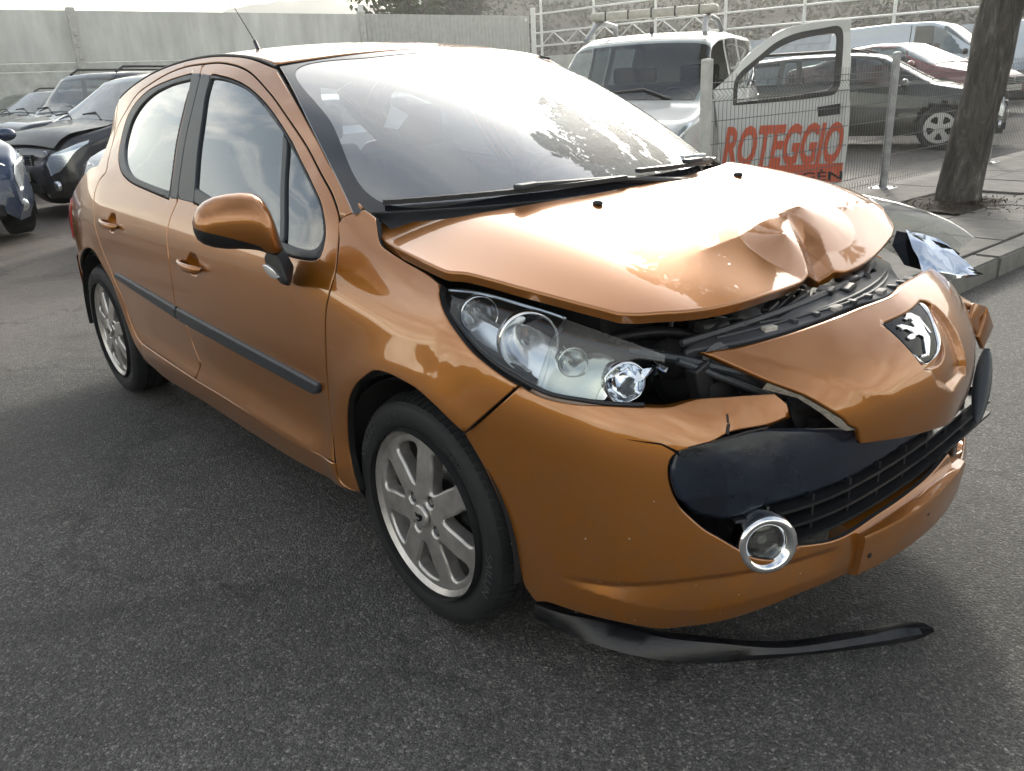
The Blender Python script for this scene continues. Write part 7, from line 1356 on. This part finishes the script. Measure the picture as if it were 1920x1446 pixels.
# its open front door, lettered
DP=D['vdoor'];hg=Vector((-3.2,4.9,0));da=Vector((math.cos(R(48)),math.sin(R(48)),0))
def S_vd(u,v):
    u,v=np.broadcast_arrays(np.asarray(u,float),np.asarray(v,float));b=.05*np.clip((v-1.0)/.6,0,1)**1.5-.03*np.clip((.6-v)/.4,0,1)**2
    return np.stack([hg.x+da.x*u-da.y*b*1.0,hg.y+da.y*u+da.x*b,v],-1)
chk=S_vd(np.array([.5,.6,.5]),np.array([.5,.5,.6]));VF=np.dot(np.cross(chk[1]-chk[0],chk[2]-chk[0]),np.array([1.58+3.2,-1.85-4.9,0]))<0
inv=Matrix.Translation((-4.35,5.3,0))@Matrix.Rotation(R(-65),4,'Z')
def vpanel(nm,pts,mat,par,**k):
    o=panel(nm,S_vd,pts,mat,par,flip=VF,**k);return o
vd=vpanel('open_door',DP['out'],'p_white',van,grid=.08,r=.006,thick=.05,inset=0,holes=[DP['win']])
vds=[vd]
vds.append(vpanel('window_seal',DP['win'],'black',vd,grid=.05,r=0,thick=.02,inset=-.004,off=.004,holes=[DP['win2']]))
vds.append(vpanel('door_handle',DP['handle'],'black',vd,grid=.05,r=.01,thick=.01,inset=0,off=.012))
T0_=DP['txt'][2]+.006
rows=[]
for vv in np.linspace(.285,T0_,8): rows.append([tuple(surf_eval(S_vd,np.array([uu]),np.array([vv]),VF)[0][0]+surf_eval(S_vd,np.array([uu]),np.array([vv]),VF)[1][0]*.008) for uu in np.linspace(.065,1.158,12)])
vds.append(strip('lettering_ground',rows,'orange',vd))
DPt=DP['txt']
def vtext(body,u0,u1,v0,v1,mat,shear,bold):
    V,Fc=text_mesh(body,1,.0,1,shear,bold,align='LEFT');mn=V.min(0);mx=V.max(0);O=[]
    for x,y,z in V:
        u=u0+(u1-u0)*(x-mn[0])/(mx[0]-mn[0]);v=v0+(v1-v0)*(y-mn[1])/(mx[1]-mn[1]);q,n_,_,_=surf_eval(S_vd,np.array([u]),np.array([v]),VF);O.append(q[0]+n_[0]*(.012 if mat=='orange' else .014))
    return mesh('lettering',O,Fc,mat,vd)
T_=DP['txt'];vds.append(vtext('ROTEGGIO',T_[0],T_[1],T_[2],T_[3],'orange',.28,.035));vds.append(vtext('RGÈN',T_[4],T_[5],T_[6],T_[7],'seat',0,.012))
vd.matrix_parent_inverse=inv.inverted()
# ------------------------------------------------------------------ cars behind the mesh fence
et=[(-2.3,.75),(-2.25,1.15),(-1.95,1.40),(-1.0,1.47),(0,1.47),(.35,1.43),(1.05,1.05),(1.2,1.0),(1.9,.86),(2.15,.74),(2.2,.6)]
c,S=vehicle('green_estate_car','dark green estate car with five-spoke wheels just behind the mesh fence',(-5.65,12.2,0),R(19),'p_green',et,[(-2.3,.76),(-2,.85),(0,.88),(1.2,.87),(1.8,.82),(2.2,.64)],2.2,-2.3,(1.35,-1.35),[(-2.3,.95),(0,.93),(2.2,.70)],[(-2.2,.58),(0,.60),(1.1,.70)],wr=.33,
 windows=side_wins([[(-2.0,.54),(-1.15,.53),(-1.15,.68),(-1.85,.66)],[(-1.08,.53),(-.25,.53),(-.25,.70),(-1.08,.70)],[(-.18,.53),(.85,.53),(.35,.70),(-.18,.70)]])+[('windscreen',(.40,1.12,.66)),('side_strip',[(-1.9,.27,1),(1.0,.27,1),(1.0,.295,1),(-1.9,.295,1)],'trim')])
frontend(c,S,2.2,.86,.66,.62);wing_mirror(c,.80,.88,1.0,'p_green')
for s in (-1,1):
    bm=bmesh.new();tube(bm,[(-1.9,s*.56,1.44),(-1.8,s*.56,1.51),(0,s*.57,1.52),(.2,s*.57,1.46)],.018,8);bmobj('roof_rail',bm,'black',c,60)
ct=[(-2.35,.80),(-2.3,.95),(-1.9,1.02),(-1.55,1.06),(-.9,1.32),(-.3,1.38),(.15,1.36),(1.1,.98),(1.25,.95),(2.0,.80),(2.3,.66),(2.35,.55)]
c,S=vehicle('maroon_saloon','maroon saloon with a lion badge on its nose, beyond the green estate',(-6.98,16.5,.29),R(-8),'p_maroon',ct,[(-2.35,.76),(-2,.85),(0,.89),(1.2,.88),(1.9,.82),(2.35,.60)],2.35,-2.35,(1.42,-1.30),[(-2.35,.90),(0,.90),(2.35,.62)],[(-1.8,.66),(-.3,.56),(0,.57),(1.2,.72)],wr=.32,
 windows=side_wins([[(-1.5,.54),(-.35,.53),(-.35,.70),(-.9,.68)],[(-.28,.53),(1.0,.53),(.25,.70),(-.28,.70)]])+[('windscreen',(.20,1.16,.66)),('rear_glass',(-1.5,-.85,.66))])
frontend(c,S,2.35,.86,.62,.60);wing_mirror(c,.85,.88,.96,'p_maroon')
E_=np.array(D['emb']);E_=(E_-E_.mean(0));E_=E_/np.abs(E_).max()*.055
bm=bmesh.new();a=[bm.verts.new((2.375,-p[0],.63+p[1])) for p in E_];bm.faces.new(a);bmobj('lion_badge',bm,'chrome',c)
pt=[(-2.1,.8),(-2.08,1.70),(-1.9,1.84),(-.5,1.90),(.35,1.88),(.65,1.78),(1.45,1.16),(1.6,1.10),(2.1,.92),(2.2,.6)]
c,S=vehicle('white_van','white panel van with a dark cab window behind the maroon car',(-8.2,20.2,.28),R(8),'p_lblue',pt,[(-2.1,.86),(0,.90),(1.4,.88),(2.2,.66)],2.2,-2.1,(1.45,-1.25),[(-2.1,1.12),(1.3,1.12),(2.2,.85)],[(-2.1,.72),(.5,.72),(1.5,.76)],wr=.32,
 windows=side_wins([[(.0,.52),(1.25,.50),(.62,.70),(.0,.70)]])+[('windscreen',(.62,1.50,.66)),('door_joint',[(-.1,.1,1),(-.085,.1,1),(-.085,.72,1),(-.1,.72,1)],'under')])
frontend(c,S,2.2,.86,.80,.66);wing_mirror(c,1.2,.88,1.18,'black')
c,S=vehicle('pale_blue_van','pale blue van whose nose shows right of the tree, behind the maroon car',(-5.4,22.9,.28),R(8),'p_lblue',pt,[(-2.1,.86),(0,.90),(1.4,.88),(2.2,.66)],2.2,-2.1,(1.45,-1.25),[(-2.1,1.12),(1.3,1.12),(2.2,.85)],[(-2.1,.72),(.5,.72),(1.5,.76)],wr=.32,
 windows=side_wins([[(.0,.52),(1.25,.50),(.62,.70),(.0,.70)]])+[('windscreen',(.62,1.50,.66))])
frontend(c,S,2.2,.86,.80,.66)

# ================================================================== thin haze volume, added for the sun's veiling glare and faded hills
hzm=bpy.data.materials.new('glare_haze');hzm.use_nodes=True;nt=hzm.node_tree;nt.nodes.clear()
ho=N(nt,'ShaderNodeOutputMaterial');hv=N(nt,'ShaderNodeVolumePrincipled');hv.inputs['Color'].default_value=(.97,.965,.95,1);hv.inputs['Density'].default_value=.0018;hv.inputs['Anisotropy'].default_value=.78
nt.links.new(hv.outputs[0],ho.inputs['Volume'])
bm=bmesh.new();box(bm,(-60,110,36),(780,690,78));hb=bmobj('haze',bm,[],None);hb.data.materials.append(hzm);tag(hb,kind='stuff')
SC.cycles.volume_bounces=0;SC.cycles.volume_step_rate=1
